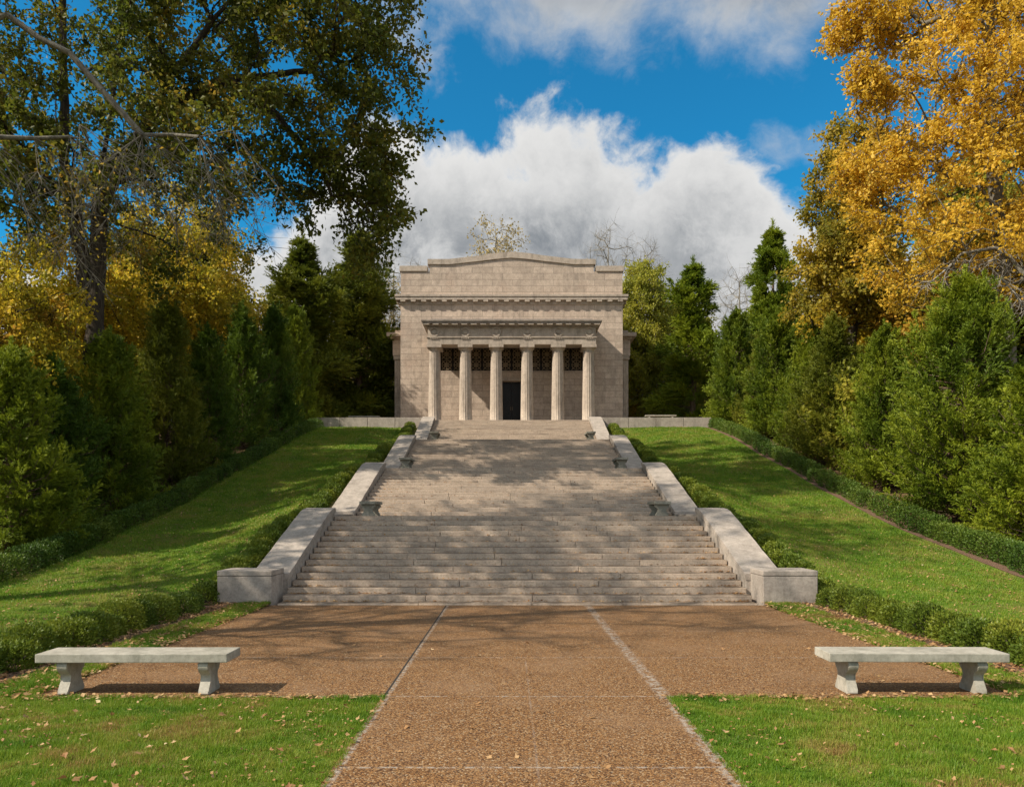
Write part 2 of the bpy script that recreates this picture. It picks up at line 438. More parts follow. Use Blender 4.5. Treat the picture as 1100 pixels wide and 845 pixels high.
# terrace
tb = MB(); tb.box(-12.9, 12.9, 51.6, 75, 7.0, 7.90); tb.box(-12.9, -5.74, 50.45, 51.6, 7.0, 7.90); tb.box(5.74, 12.9, 50.45, 51.6, 7.0, 7.90)
tag(tb.build('terrace', M['granite_plain']), kind='structure')
for s in (-1, 1):
    side = 'left' if s < 0 else 'right'
    w = thing('terrace_wall', f'low granite retaining wall along the top of the {side} lawn', 'wall', (s*9.4, 50.3, 7.5), 0, 'low terrace walls')
    e = np.linspace(5.76, 12.9, 5)
    for i in range(4):
        xa, xb = sorted((s*e[i], s*e[i+1]))
        o = MB().box(xa+.012-s*9.4, xb-.012-s*9.4, -.12, .13, -.5, .58, .015).build('wall_block', M['coping'], w)

# ------------------------------------------------------------ temple
T = thing('temple', 'pink granite memorial temple with six columned portico and stepped attic', 'building', (0, 55.2, 7.9))
def tp(mb, name, mat, parent=None, smooth=False):
    o = mb.build(name, mat, parent or T, smooth)
    if parent is None or parent is T: o.location = (0, -55.2, -7.9)
    return o
g1, gp = M['granite'], M['granite_plain']
HWt = 7.9
# front wall with five grille openings and a door (built as butted pieces)
wy0, wy1 = 55.2, 55.9
mb = MB()
bays = [-4.2, -2.1, 0, 2.1, 4.2]; gw = .86
gz0, gz1 = 12.02, 13.75
ex = [-HWt]+[q for c in bays for q in (c-gw, c+gw)]+[HWt]
mb.box(-HWt, HWt, wy0, wy1, gz1, 17.0)
for i in range(0, len(ex), 2): mb.box(ex[i], ex[i+1], wy0, wy1, 7.9, gz1)
for c in bays:
    if c: mb.box(c-gw, c+gw, wy0, wy1, 7.9, gz0)
    else: mb.box(c-gw, c+gw, wy0, wy1, 11.28, gz0)
tp(mb, 'front_wall', g1)
mb = MB()
for s in (-1, 1): tp(MB().box(*sorted((s*HWt, s*(HWt-.7))), wy1, 67, 7.9, 17.0), 'side_wall', g1)
tp(mb.box(-HWt+.7, HWt-.7, 66.3, 67, 7.9, 17.0), 'rear_wall', g1)
# cornice
def cornice(hw, yf, yb, z0, z1, over, name, mat, parts=3):
    mb = MB(); h = (z1-z0)
    lv = [(over*.25, z0, z0+h*.16), (over*.80, z0+h*.42, z0+h*.74), (over, z0+h*.76, z1)]
    mb.box(-hw-over*.2, hw+over*.2, yf-over*.2, yb, z0, z0+h*.42, .01)
    mb.box(-hw-over*.86, hw+over*.86, yf-over*.86, yb, z0+h*.42, z0+h*.76, .012)
    mb.box(-hw-over, hw+over, yf-over, yb, z0+h*.76, z1, .015)
    return tp(mb, name, mat)
cn = cornice(HWt, wy0, 67.1, 16.72, 17.36, .36, 'cornice', gp)
mb = MB(); nd = 22
for i in range(nd):
    xc = -HWt-.16+(2*HWt+.32)*(i+.5)/nd
    mb.box(xc-.17, xc+.17, wy0-.30, wy0-.08, 16.86, 16.985, .006)
for s in (-1, 1):
    for i in range(15):
        yc = 55.6+i*.75; mb.box(*sorted((s*(HWt+.08), s*(HWt+.30))), yc-.17, yc+.17, 16.86, 16.985, .006)
d_ = mb.build('dentil_row', gp, cn)
# attic
mb = MB(); zt = [( -HWt, 17.362), (HWt, 17.362), (HWt, 19.07), (5.85, 19.07), (5.85, 19.56), (4.4, 19.56), (2.2, 19.80), (0, 20.02), (-2.2, 19.80), (-4.4, 19.56), (-5.85, 19.56), (-5.85, 19.07), (-HWt, 19.07)]
mb.prism([(x*.998, z) for x, z in zt], 'y', wy0+.02, wy0+.75)
for s in (-1, 1): mb.box(*sorted((s*(HWt-.02), s*(HWt-.7))), wy0+.75, 66.9, 17.362, 19.07)
tp(mb, 'attic', g1)
mb = MB()
for s in (-1, 1):
    mb = MB(); mb.prism([(s*5.99, wy0-.06), (s*(HWt+.07), wy0-.06), (s*(HWt+.07), 66.9), (s*(HWt-.75), 66.9), (s*(HWt-.75), wy0+.9), (s*5.99, wy0+.9)], 'z', 19.073, 19.46, .015)
    tp(mb, 'parapet_coping', gp)
mb = MB()
top = [(-5.97, 19.94), (-4.4, 19.94), (-2.2, 20.2), (-1.2, 20.36), (0, 20.46), (1.2, 20.36), (2.2, 20.2), (4.4, 19.94), (5.97, 19.94)]
bot = [(-5.97, 19.562), (-4.4, 19.562), (-2.2, 19.805), (-1.2, 19.93), (0, 20.03), (1.2, 19.93), (2.2, 19.805), (4.4, 19.562), (5.97, 19.562)]
mb.prism(top+bot[::-1], 'y', wy0-.07, wy0+.9, .012)
tp(mb, 'gable_coping', gp)
mb = MB(); mb.box(-7.1, 7.1, 55.95, 66.2, 18.2, 18.5); tp(mb, 'roof', M['granite_dark'])
# portico
mb = MB(); mb.box(-5.9, 5.9, 51.95, 55.19, 7.905, 7.98, .01); tp(mb, 'portico_floor', gp)
for i in range(6):
    cx = -5.25+2.1*i; cy = 53.0
    col = bpy.data.objects.new('column', None); C.objects.link(col); col.parent = T; col.location = (cx, cy-55.2, .08)
    prof = [(.47, 0, 0), (.47, .06, 0), (.445, .08, 1)]+[(.445-.075*(t/5)**1.25, .08+4.76*t/5, 1) for t in range(1, 6)]+[(.375, 4.90, 0)]
    MB().lathe(prof, 0, 0, 80, .10, 20).build('shaft', gp, col, True)
    cap = MB(); cap.lathe([(.372, 4.905, 0), (.385, 4.93, 0), (.37, 4.95, 0), (.42, 5.04, 0), (.475, 5.12, 0), (.48, 5.14, 0)], 0, 0, 32)
    cap.box(-.50, .50, -.50, .50, 5.143, 5.325, .01); cap.build('capital', gp, col)
ys0, ys1 = 52.5, 55.195
mb = MB(); mb.box(-5.70, 5.70, ys0, ys0+1.0, 13.31, 13.74, .008)
for s in (-1, 1): mb.box(*sorted((s*5.70, s*4.85)), ys0+1.0, ys1, 13.31, 13.74)
mb.box(-5.76, 5.76, ys0-.06, ys0+1.0, 13.745, 13.82, .01)
mb.box(-5.68, 5.68, ys0+.02, ys1, 13.825, 14.46)
arch = tp(mb, 'entablature', gp)
for i in range(6):
    cx = -5.25+2.1*i
    md = MB()
    seg = 28
    for (ra, rb, yy) in ((.32, .24, .075), (.13, .0, .05)):
        outer = [(cx*1.0+ra*math.cos(2*math.pi*j/seg), 14.14+ra*math.sin(2*math.pi*j/seg)) for j in range(seg)]
        if rb == 0: md.prism(outer, 'y', ys0+.02-yy, ys0+.018)
        else:
            for j in range(seg):
                a0, a1 = 2*math.pi*j/seg, 2*math.pi*(j+1)/seg
                q = [(cx+r_*math.cos(a_), 14.14+r_*math.sin(a_)) for r_, a_ in ((ra, a0), (ra, a1), (rb, a1), (rb, a0))]
                md.prism(q, 'y', ys0+.02-yy, ys0+.018)
    md.box(cx-.34, cx+.34, ys0-.035, ys0+.018, 14.385, 14.445)
    for sg in (-.22, -.0733, .0733, .22): md.box(cx+sg-.03, cx+sg+.03, ys0-.065, ys0-.062+.05, 13.66, 13.742)
    md.build('frieze_roundel', gp, arch)
mb = MB()
mb.box(-5.80, 5.80, ys0-.10, ys1, 14.463, 14.56, .01)
mb.box(-6.02, 6.02, ys0-.36, ys1, 14.66, 14.78, .01)
mb.box(-6.08, 6.08, ys0-.42, ys1, 14.783, 14.88, .012)
mb.box(-5.5, 5.5, ys0+.35, ys1, 14.883, 15.13, .02)
pc = tp(mb, 'portico_cornice', M['granite_dark'])
mb = MB(); mb.box(-5.9, 5.9, ys0-.2, ys1, 14.562, 14.658)
n = 19
for i in range(n):
    xc = -5.75+11.5*i/(n-1); mb.box(xc-.2, xc+.2, ys0-.34, ys0-.203, 14.565, 14.655, .006)
mb.build('mutule_row', gp, pc)
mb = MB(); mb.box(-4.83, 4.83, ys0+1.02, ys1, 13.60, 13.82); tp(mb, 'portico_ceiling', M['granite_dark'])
# grilles
for c in bays:
    gr = bpy.data.objects.new('window_grille', None); C.objects.link(gr); gr.parent = T; gr.location = (c, .18, gz0-7.9)
    H = gz1-gz0
    MB().box(-gw+.004, gw-.004, .25, .30, .004, H-.004).build('backing', M['void'], gr)
    f = MB(); f.box(-gw+.003, gw-.003, -.02, .06, .003, .08); f.box(-gw+.003, -gw+.08, -.02, .06, .083, H-.01); f.box(gw-.08, gw-.003, -.02, .06, .083, H-.01)
    f.box(-.03, .03, -.018, .055, .083, H-.01)
    f.build('frame', M['bronze'], gr)
    l = MB()
    for cxx, cz in ((-.43, .45), (.43, .45), (-.43, 1.22), (.43, 1.22)):
        for ang in range(0, 180, 45):
            a_ = R(ang+22.5*0); dx, dz = math.cos(a_), math.sin(a_)
            L = .36/max(abs(dx), abs(dz)) if ang % 90 else .36
            L = min(L, .5)
            nx_, nz_ = -dz*.03, dx*.03
            q = [(cxx-dx*L+nx_, cz-dz*L+nz_), (cxx+dx*L+nx_, cz+dz*L+nz_), (cxx+dx*L-nx_, cz+dz*L-nz_), (cxx-dx*L-nx_, cz-dz*L-nz_)]
            l.prism(q, 'y', .0+.004*ang/45, .03+.004*ang/45)
        for rr in (.17, .36):
            for j in range(16):
                a0, a1 = 2*math.pi*j/16, 2*math.pi*(j+1)/16
                q = [(cxx+r_*math.cos(b_), cz+r_*math.sin(b_)) for r_, b_ in ((rr, a0), (rr, a1), (rr-.055, a1), (rr-.055, a0))]
                l.prism(q, 'y', -.012, .0)
    l.build('lattice', M['bronze_pale'], gr)
# door
dr = bpy.data.objects.new('door', None); C.objects.link(dr); dr.parent = T; dr.location = (0, .38, 0)
for s in (-1, 1):
    d = MB(); d.box(*sorted((s*.008, s*(gw-.005))), 0, .08, .085, 3.36)
    for r0, r1 in ((.25, .95), (1.05, 2.0), (2.1, 3.2)):
        d.box(*sorted((s*.12, s*(gw-.12))), -.02, -.002, r0, r1, .01)
    lf = d.build('door_leaf', M['bronze'], dr)
    MB().box(*sorted((s*.05, s*.08)), -.07, -.003, 1.35, 1.6, .008).build('handle', M['bronze_pale'], lf)
f = MB(); f.box(-gw-.16, gw+.16, 55.12, 55.197, 11.29, 11.55, .01)
for s in (-1, 1): f.box(*sorted((s*(gw+.002), s*(gw+.15))), 55.14, 55.197, 7.985, 11.285, .008)
tp(f, 'door_surround', gp)
# side bays
for s in (-1, 1):
    mb = MB()
    def bx(x0, x1, y0, y1, z0, z1, b=.01): mb.box(*sorted((s*x0, s*x1)), y0, y1, z0, z1, b)
    bx(HWt+.003, 8.55, 58.2, 64.4, 7.905, 15.1)
    bx(HWt+.003, 8.85, 57.85, 64.75, 13.62, 14.85)
    bx(HWt+.003, 9.0, 57.7, 64.9, 14.853, 15.0)
    bx(HWt+.003, 9.25, 57.45, 65.1, 15.003, 15.28)
    bx(HWt+.003, 8.7, 58.0, 64.6, 15.283, 15.55)
    wg = tp(mb, 'side_bay', g1)
    for yc in (58.3, 60.3, 62.3, 64.3):
        p = MB(); cxx = s*8.42
        p.box(cxx-.30, cxx+.30, yc-.36, yc+.36, 7.91, 13.35, .012)
        for q in (-.16, 0, .16): p.box(cxx+q-.05, cxx+q+.05, yc-.385, yc-.358, 8.1, 13.2, .006)
        p.box(cxx-.38, cxx+.38, yc-.44, yc+.44, 13.353, 13.615, .012)
        p.build('pilaster', gp, wg)

# ------------------------------------------------------------ benches
def bench(label, loc, rz, L, mat, D=.42, H=.434, group='scroll legged stone benches', th=.09, inset=.2):
    b = thing('stone_bench', label, 'bench', loc, rz, group)
    MB().box(-L/2, L/2, -D/2, D/2, H-th, H, .008).build('seat', mat, b)
    h = H-th-.003
    d = D/2-.02
    # scrolled side profile: bulging volute on top, waist, flaring foot
    front0 = [(-d+.045, 0), (-d+.015, 0), (-d+.02, .03*h/.34), (-d+.075, .11*h/.34), (-d+.105, .17*h/.34), (-d+.085, .205*h/.34), (-d+.03, .24*h/.34), (-d+.0, .28*h/.34), (-d+.005, .32*h/.34), (-d+.03, h)]
    fa = np.array(front0); tt = np.arange(len(fa)); t2 = np.linspace(0, len(fa)-1, 28)
    def sm(v): 
        q = np.interp(t2, tt, v); return np.convolve(np.pad(q, 2, 'edge'), np.ones(5)/5, 'valid')
    front = list(zip(sm(fa[:, 0]).tolist(), sm(fa[:, 1]).tolist())); front[0] = front0[0]; front[-1] = front0[-1]
    front = [(-d+.07, 0)]+front
    back = [(-p[0], p[1]) for p in front][::-1]
    prof = front[1:]+back[:-1]
    for s in (-1, 1):
        xc = s*(L/2-inset-.06)
        o = MB().prism(prof, 'x', xc-.053, xc+.053, .006).build('leg', mat, b)
    return b
bench('pale stone bench on scroll legs left of the path in front', (-4.09, 8.25, .008), R(.6), 1.98, M['concrete'])
bench('pale stone bench on scroll legs right of the path in front', (4.10, 8.28, .008), R(-.8), 1.86, M['concrete'])
for k in range(3):
    yb = FL[k+1][0]; zb = FL[k][3]
    nm = ['lowest', 'middle', 'highest'][k]
    for s in (-1, 1):
        sd = 'left' if s < 0 else 'right'
        bench(f'small dark mossy stone bench at the {sd} end of the {nm} landing', (s*[4.24, 4.22, 4.05][k], [22.9, 30.75, 40.55][k], zb+.004), R(90), 1.3, M['concrete_old'], .46, .42, 'mossy benches on the stair landings', .085, .12)
bench('distant pale stone bench on the terrace right of the temple', (10.2, 53.2, 7.905), 0, 2.1, M['concrete'], group='benches on the terrace', H=.70, th=.07)
bench('distant grey stone bench on the terrace left of the temple', (-10.1, 53.2, 7.905), 0, 2.1, M['concrete_old'], group='benches on the terrace', H=.64)

# ------------------------------------------------------------ vegetation generators
def norm(v): return v/np.maximum(np.linalg.norm(v, axis=-1, keepdims=True), 1e-6)
def rdir(n, rg): return norm(rg.normal(size=(n, 3)))
def leaves_geo(c, d, L, W, rg, fold=.25):
    """diamond leaves: c base, d direction, L length, W half width"""
    n = len(c); L = np.broadcast_to(L, (n,))[:, None]; W = np.broadcast_to(W, (n,))[:, None]
    w = norm(np.cross(d, rdir(n, rg))); nn = np.cross(d, w)
    V = np.stack([c, c+d*L*.45+w*W+nn*W*fold, c+d*L, c+d*L*.5-w*W+nn*W*fold], 1).reshape(-1, 3)
    F = np.arange(n*4).reshape(n, 4)
    return V, F
def tubes(p0, p1, r0, r1, ns):
    n = len(p0); ax = norm(p1-p0)
    ref = np.where(np.abs(ax[:, 2:3]) > .9, np.array([[1., 0, 0]]), np.array([[0, 0, 1.]]))
    u = norm(np.cross(ax, ref)); v = np.cross(ax, u)
    a = np.arange(ns)*2*np.pi/ns
    ca, sa = np.cos(a)[None, :, None], np.sin(a)[None, :, None]
    ring = u[:, None]*ca+v[:, None]*sa
    A = p0[:, None]+ring*r0[:, None, None]; B = p1[:, None]+ring*r1[:, None, None]
    V = np.concatenate([A, B], 1).reshape(-1, 3)
    i = np.arange(ns); j = (i+1) % ns
    f = np.stack([i, j, j+ns, i+ns], 1)
    F = (f[None]+(np.arange(n)*2*ns)[:, None, None]).reshape(-1, 4)
    return V, F
def merge(parts):
    Vs, Fs, o = [], [], 0
    for V, F in parts: Vs.append(V); Fs.append(F+o); o += len(V)
    return np.concatenate(Vs), np.concatenate(Fs)

def broadleaf(name, trunk, r_trunk, lobes, ncl, leaves_per, leaf, spread, leafmat, barkmat, seed, twig=.012, hole=.0, droop=.0, limb_pts=None, zmin=None, leafthin=1.0, rtip=.012, tfrac=.25):
    """trunk: list of points (local). lobes: (cx,cy,cz,rx,ry,rz,weight). returns (trunk_mesh, crown_mesh)"""
    rg = np.random.default_rng(seed)
    w = np.array([l[6] for l in lobes], float); w /= w.sum()
    pts = []
    ph = rg.uniform(0, 6, 6)
    while len(pts) < ncl:
        l = lobes[rg.choice(len(lobes), p=w)]
        d = rdir(1, rg)[0]; rad = rg.uniform(0, 1)**(1/2.6)
        p = np.array(l[:3])+d*rad*np.array(l[3:6])
        q = p*.55
        nz = math.sin(q[0]*1.7+ph[0]+math.sin(q[1]*1.3+ph[1]))+math.sin(q[1]*1.9+ph[2])+math.sin(q[2]*2.1+ph[3]+math.sin(q[0]+ph[4]))
        if nz < hole*3-3*.999+rg.uniform(-.4, .4)*0: continue
        if zmin is not None and p[2] < zmin: continue
        pts.append(p)
    pts = np.array(pts)
    tr = np.array(trunk, float)
    # densify trunk
    P = [tr[0]]; par = [-1]; plen = [0.]
    for a, b in zip(tr, tr[1:]):
        m = max(1, int(np.linalg.norm(b-a)/.6))
        for i in range(1, m+1):
            P.append(a+(b-a)*i/m+(rg.normal(size=3)*.015 if i < m else 0)); par.append(len(P)-2); plen.append(plen[-1]+np.linalg.norm(P[-1]-P[-2]))
    if limb_pts:
        for lp in limb_pts:
            lp = [np.array(q, float) for q in lp]
            i0 = int(np.argmin([np.linalg.norm(q-lp[0]) for q in P])); prev = i0
            for b in lp[1:]:
                a = P[prev]; m = max(1, int(np.linalg.norm(b-a)/.5))
                for i in range(1, m+1):
                    P.append(a+(b-a)*i/m+rg.normal(size=3)*.035); par.append(prev); plen.append(plen[prev]+np.linalg.norm(P[-1]-P[prev])); prev = len(P)-1
    cen = tr[len(tr)//2]
    order_ = np.argsort(np.min(np.linalg.norm(pts[:, None]-np.array(P)[None], axis=2), axis=1))
    ends = []
    first = max(2, int(len(tr)))
    tmin = tfrac*tr[-1][2]
    for k in order_:
        p = pts[k]; A = np.array(P)
        d = np.linalg.norm(A-p, axis=1)
        cost = d+.22*np.array(plen)+np.where(A[:, 2] > p[2]+.3, (A[:, 2]-p[2])*(.9-droop), 0)+np.where(A[:, 2] < tmin, 50, 0)
        i = int(np.argmin(cost)); a = A[i]; D = d[i]
        m = max(1, int(D/.55)); prev = i
        bend = np.array([0, 0, 1.])*D*.10+rg.normal(size=3)*D*.07
        for j in range(1, m+1):
            t = j/m; q = a+(p-a)*t+bend*math.sin(math.pi*t)+(rg.normal(size=3)*.07 if j < m else 0)
            P.append(q); par.append(prev); plen.append(plen[prev]+np.linalg.norm(q-P[prev])); prev = len(P)-1
        ends.append(prev)
    P = np.array(P); par = np.array(par); cnt = np.zeros(len(P)); cnt[ends] = 1
    for i in range(len(P)-1, 0, -1): cnt[par[i]] += cnt[i]
    cnt = np.maximum(cnt, .6)
    ex = math.log(r_trunk/rtip)/math.log(max(cnt[0], 2))
    rad = rtip*cnt**ex
    i = np.arange(1, len(P)); pi_ = par[1:]
    r0 = np.minimum(rad[pi_], rad[i]*1.35); r1 = rad[i]
    big = r1 > .09
    parts = []
    if big.any():
        A_, B_ = P[pi_][big], P[i][big]; e_ = norm(B_-A_)*(r1[big]*.22)[:, None]
        parts.append(tubes(A_-e_, B_+e_, r0[big], r1[big], 12))
    if (~big).any(): parts.append(tubes(P[pi_][~big], P[i][~big], r0[~big], r1[~big], 4))
    # fine twigs
    E = P[ends]; prv = P[par[ends]]; dirE = norm(E-prv)
    nt_ = 6
    T0 = np.repeat(E, nt_, 0); td = norm(np.repeat(dirE, nt_, 0)*.5+rdir(len(T0), rg)+np.array([0, 0, -droop*.8+.1]))
    tl = rg.uniform(.5, 1.25, len(T0))[:, None]*spread
    T1 = T0+td*tl
    Tm = (T0+T1)/2+rdir(len(T0), rg)*.12*tl
    full = lambda v: np.full(len(T0), v)
    parts.append(tubes(T0, Tm, full(twig), full(twig*.7), 3)); parts.append(tubes(Tm, T1, full(twig*.7), full(twig*.3), 3))
    V, F = merge(parts)
    me_t = mesh_np('trunk', V, F, barkmat, True)
    me_c = None
    if leaves_per:
        n = int(len(E)*leaves_per)
        ti = rg.integers(0, len(T0), n); s = rg.uniform(.15, 1.1, n)[:, None]
        c = T0[ti]+(T1-T0)[ti]*s+rg.normal(size=(n, 3))*spread*.20
        d = norm(td[ti]*.5+rdir(n, rg)+np.array([0, 0, -.35]))
        L = leaf*rg.uniform(.6, 1.25, n)
        V, F = leaves_geo(c, d, L, L*.33*leafthin, rg)
        tint = rg.uniform(0, 1, len(E)).repeat(nt_)[ti]
        r = np.clip(rg.uniform(0, 1, n)*.65+tint*.35, 0, 1)
        me_c = mesh_np('crown', V, F, leafmat, False, r)
    return me_t, me_c

def cedar(H, Rd, seed, mat, plumes=230, per=130, prof='cone', up=.75, z0=.03, needle=.14, irregular=.25):
    rg = np.random.default_rng(seed)
    ph = rg.uniform(0, 6.28, 8)
    t = rg.uniform(0, 1, plumes)**1.25; az = rg.uniform(0, 2*np.pi, plumes)
    if prof == 'cone': f = np.maximum(1-t**1.12, 0)**.85*np.minimum(1, .85+t*1.5)*1.08
    else: f = np.maximum(1-t**1.7, 0)**.8*(.8+.28*np.sin(t*19+ph[0]))*np.minimum(1, .6+t*3)
    lob = 1+irregular*(np.sin(az*2+ph[1]+t*5)+np.sin(az*3+ph[2]-t*9)+.7*np.sin(az*5+t*23+ph[3]))/2
    Ro = Rd*f*lob+.05
    z = H*(z0+t*(.94-z0)); Ro = Ro*(rg.uniform(.74, 1.14, plumes) if prof == 'cone' else rg.uniform(.55, 1.2, plumes))
    out = np.stack([np.cos(az), np.sin(az), np.zeros(plumes)], 1)
    inner = rg.uniform(.12, .66, plumes)
    base = out*(Ro*inner)[:, None]; base[:, 2] = z-.05*H*rg.uniform(0, 1, plumes)
    upv = up*rg.uniform(.5, 1.4, plumes)+t*(1.2 if prof == 'cone' else .7)
    d = norm(out+np.stack([np.zeros(plumes), np.zeros(plumes), upv], 1)+rg.normal(size=(plumes, 3))*.18)
    Lp = np.maximum(Ro*(1-inner)/np.maximum(np.hypot(d[:, 0], d[:, 1]), .35), .25)*rg.uniform(.8, 1.25, plumes)
    Lp = np.minimum(Lp, H*.16)
    top = z > H*.86
    nl = 16; nbr = max(4, per//nl); B = plumes*nbr
    bi = np.repeat(np.arange(plumes), nbr)
    sb = np.tile((np.arange(nbr)+.5)/nbr, plumes)+rg.normal(size=B)*.03; sb = np.clip(sb, 0, 1)
    off = rg.normal(size=(B, 3)); off -= (off*d[bi]).sum(1)[:, None]*d[bi]; off = norm(off)
    bd = norm(d[bi]*.75+off*rg.uniform(.45, 1.1, B)[:, None]+np.array([0, 0, .12]))
    bl = needle*3.1*(1.05-.65*sb)*rg.uniform(.7, 1.3, B)*np.sqrt(np.clip(Lp[bi]/.9, .5, 2))
    b0 = base[bi]+d[bi]*(Lp[bi]*sb)[:, None]
    n = B*nl; pb_ = np.repeat(np.arange(B), nl); pi_ = bi[pb_]
    q = rg.uniform(.05, 1, n)
    c = b0[pb_]+bd[pb_]*(bl[pb_]*q)[:, None]
    side = rdir(n, rg); dd = norm(bd[pb_]*.95+side*.55)
    L = needle*rg.uniform(.55, 1.15, n)*(1.15-.5*q); s = sb[pb_]*.6+q*.4
    parts = [leaves_geo(c, dd, L, L*.145, rg, .3)]
    # leader
    m = 260; s2 = rg.uniform(0, 1, m); c2 = np.stack([rg.normal(size=m)*.05*(1.3-s2), rg.normal(size=m)*.05*(1.3-s2), H*(.88+.12*s2)], 1)
    parts.append(leaves_geo(c2, norm(np.array([0, 0, 1.])+rg.normal(size=(m, 3))*.5), needle*rg.uniform(.6, 1.2, m), .02, rg))
    V, F = merge(parts)
    rr = np.concatenate([np.clip(rg.uniform(0, 1, plumes)[pi_]*.42+rg.uniform(0, 1, n)*.22+rg.uniform(0, 1, B)[pb_]*.16+s*.22, 0, 1), np.full(m, .6)])
    crown = mesh_np('crown', V, F, mat, False, rr)
    k = 12; zz = np.linspace(-.3, H*.93, k+1); pp = np.stack([.04*np.sin(zz*1.3+ph[4]), .04*np.sin(zz+ph[5]), zz], 1)
    rt = np.linspace(.028*H*.5, .01, k+1)+.01
    parts = [tubes(pp[:-1], pp[1:], rt[:-1], rt[1:], 8)]
    st0 = np.stack([np.zeros(plumes), np.zeros(plumes), np.maximum(base[:, 2]-.25*np.hypot(base[:, 0], base[:, 1]), .2)], 1)
    e1 = base+d*(Lp*.6)[:, None]
    parts.append(tubes(st0, base, np.full(plumes, .02), np.full(plumes, .012), 4)); parts.append(tubes(base, e1, np.full(plumes, .012), np.full(plumes, .005), 3))
    V, F = merge(parts)
    return mesh_np('trunk', V, F, M['bark_red'], True), crown

def plant(name, meshes, label, cat, x, y, sc=(1, 1, 1), rz=0, group=None, dz=0):
    z = gz(x, y)-.05+dz
    if y > 51.5 and abs(x) < 12.9: z = 7.9
    t = thing(name, label, cat, (x, y, z), rz, group); t.scale = sc
    a = link('trunk', meshes[0], t)
    if meshes[1] is not None: link('crown', meshes[1], t)
    return t

# --- cedars: six distinct shapes, then placed
CD = [cedar(7, 2.3, 11, M['cedar'], 420, 340), cedar(7, 2.2, 12, M['cedar'], 420, 340, irregular=.36), cedar(7, 2.15, 13, M['cedar_olive'], 420, 340, irregular=.3),
      cedar(8.5, 2.7, 14, M['cedar'], 560, 350, irregular=.4)]
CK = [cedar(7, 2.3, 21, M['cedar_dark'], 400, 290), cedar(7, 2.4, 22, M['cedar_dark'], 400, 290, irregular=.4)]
CT = [cedar(15, 2.7, 31, M['cedar'], 190, 430, prof='tier', up=.35, z0=.10, needle=.30, irregular=.35), cedar(14.5, 3.1, 32, M['cedar_olive'], 380, 380, prof='tier', up=.25, z0=.05, needle=.30, irregular=.4)]
gR, gL = 'cedars along the right hedge', 'cedars along the left hedge'
rc = [(CD[0], 14.6, 50.5, 1.05, 7.9/7, 'conical green cedar at the far end of the right hedge, nearest the temple'),
      (CD[2], 15.4, 47.3, .85, .9, 'olive cedar squeezed between the two farthest ones of the right row'),
      (CD[1], 15.6, 40.3, .9, .95, 'green cedar wedged behind the third and fourth of the right row'),
      (CD[1], 15.0, 44.0, 1.05, 1.05, 'second cedar from the temple along the right hedge'),
      (CD[2], 15.0, 36.3, 1.08, 1.02, 'olive green broad cedar in the middle of the right hedge row'),
      (CD[0], 15.0, 31.4, .85, .97, 'narrow grey green cedar beside the tallest sunlit cedar on the right'),
      (CD[3], 15.2, 26.2, 1.08, 1.0, 'tallest broad sunlit cedar at the near right hedge'),
      (CD[1], 15.5, 22.4, 1.1, .86, 'bushy cedar cut by the right edge of the picture')]
for i, (m, x, y, sw, sh, lab) in enumerate(rc): plant('cedar_tree', m, lab, 'tree', x, y, (sw, sw, sh), i*1.3, gR)
lc = [(CD[1], -14.2, 50.8, .85, 1.2, 'bright green cedar at the far end of the left hedge'),
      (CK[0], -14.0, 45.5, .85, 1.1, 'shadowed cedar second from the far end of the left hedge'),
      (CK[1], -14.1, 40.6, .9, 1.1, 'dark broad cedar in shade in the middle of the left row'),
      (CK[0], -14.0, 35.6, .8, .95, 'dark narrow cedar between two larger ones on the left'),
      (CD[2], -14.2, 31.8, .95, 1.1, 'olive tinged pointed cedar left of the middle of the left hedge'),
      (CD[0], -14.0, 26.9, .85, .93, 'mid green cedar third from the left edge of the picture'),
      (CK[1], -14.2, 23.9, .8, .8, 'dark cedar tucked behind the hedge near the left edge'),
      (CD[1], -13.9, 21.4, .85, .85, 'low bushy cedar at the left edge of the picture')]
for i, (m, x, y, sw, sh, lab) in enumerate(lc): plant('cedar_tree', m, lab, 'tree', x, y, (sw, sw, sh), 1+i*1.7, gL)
plant('cedar_tree', CT[0], 'tall dark pointed cedar rising above the right hand row', 'tree', 19.2, 57, (1.15, 1.15, 1.06), .4, 'tall cedars behind')
plant('cedar_tree', CT[0], 'dark cedar with a bare trunk just right of the temple', 'tree', 14.4, 61.5, (1.3, 1.3, .98), 2.2, 'tall cedars behind')
plant('cedar_tree', CT[1], 'tall olive cedar with drooping boughs left of the temple', 'tree', -12.2, 62, (1.45, 1.45, 1.18), .9, 'tall cedars behind')
plant('cedar_tree', CT[1], 'tall green cedar behind the far end of the left hedge', 'tree', -15.2, 56.5, (1.3, 1.3, 1.03), 2.6, 'tall cedars behind')

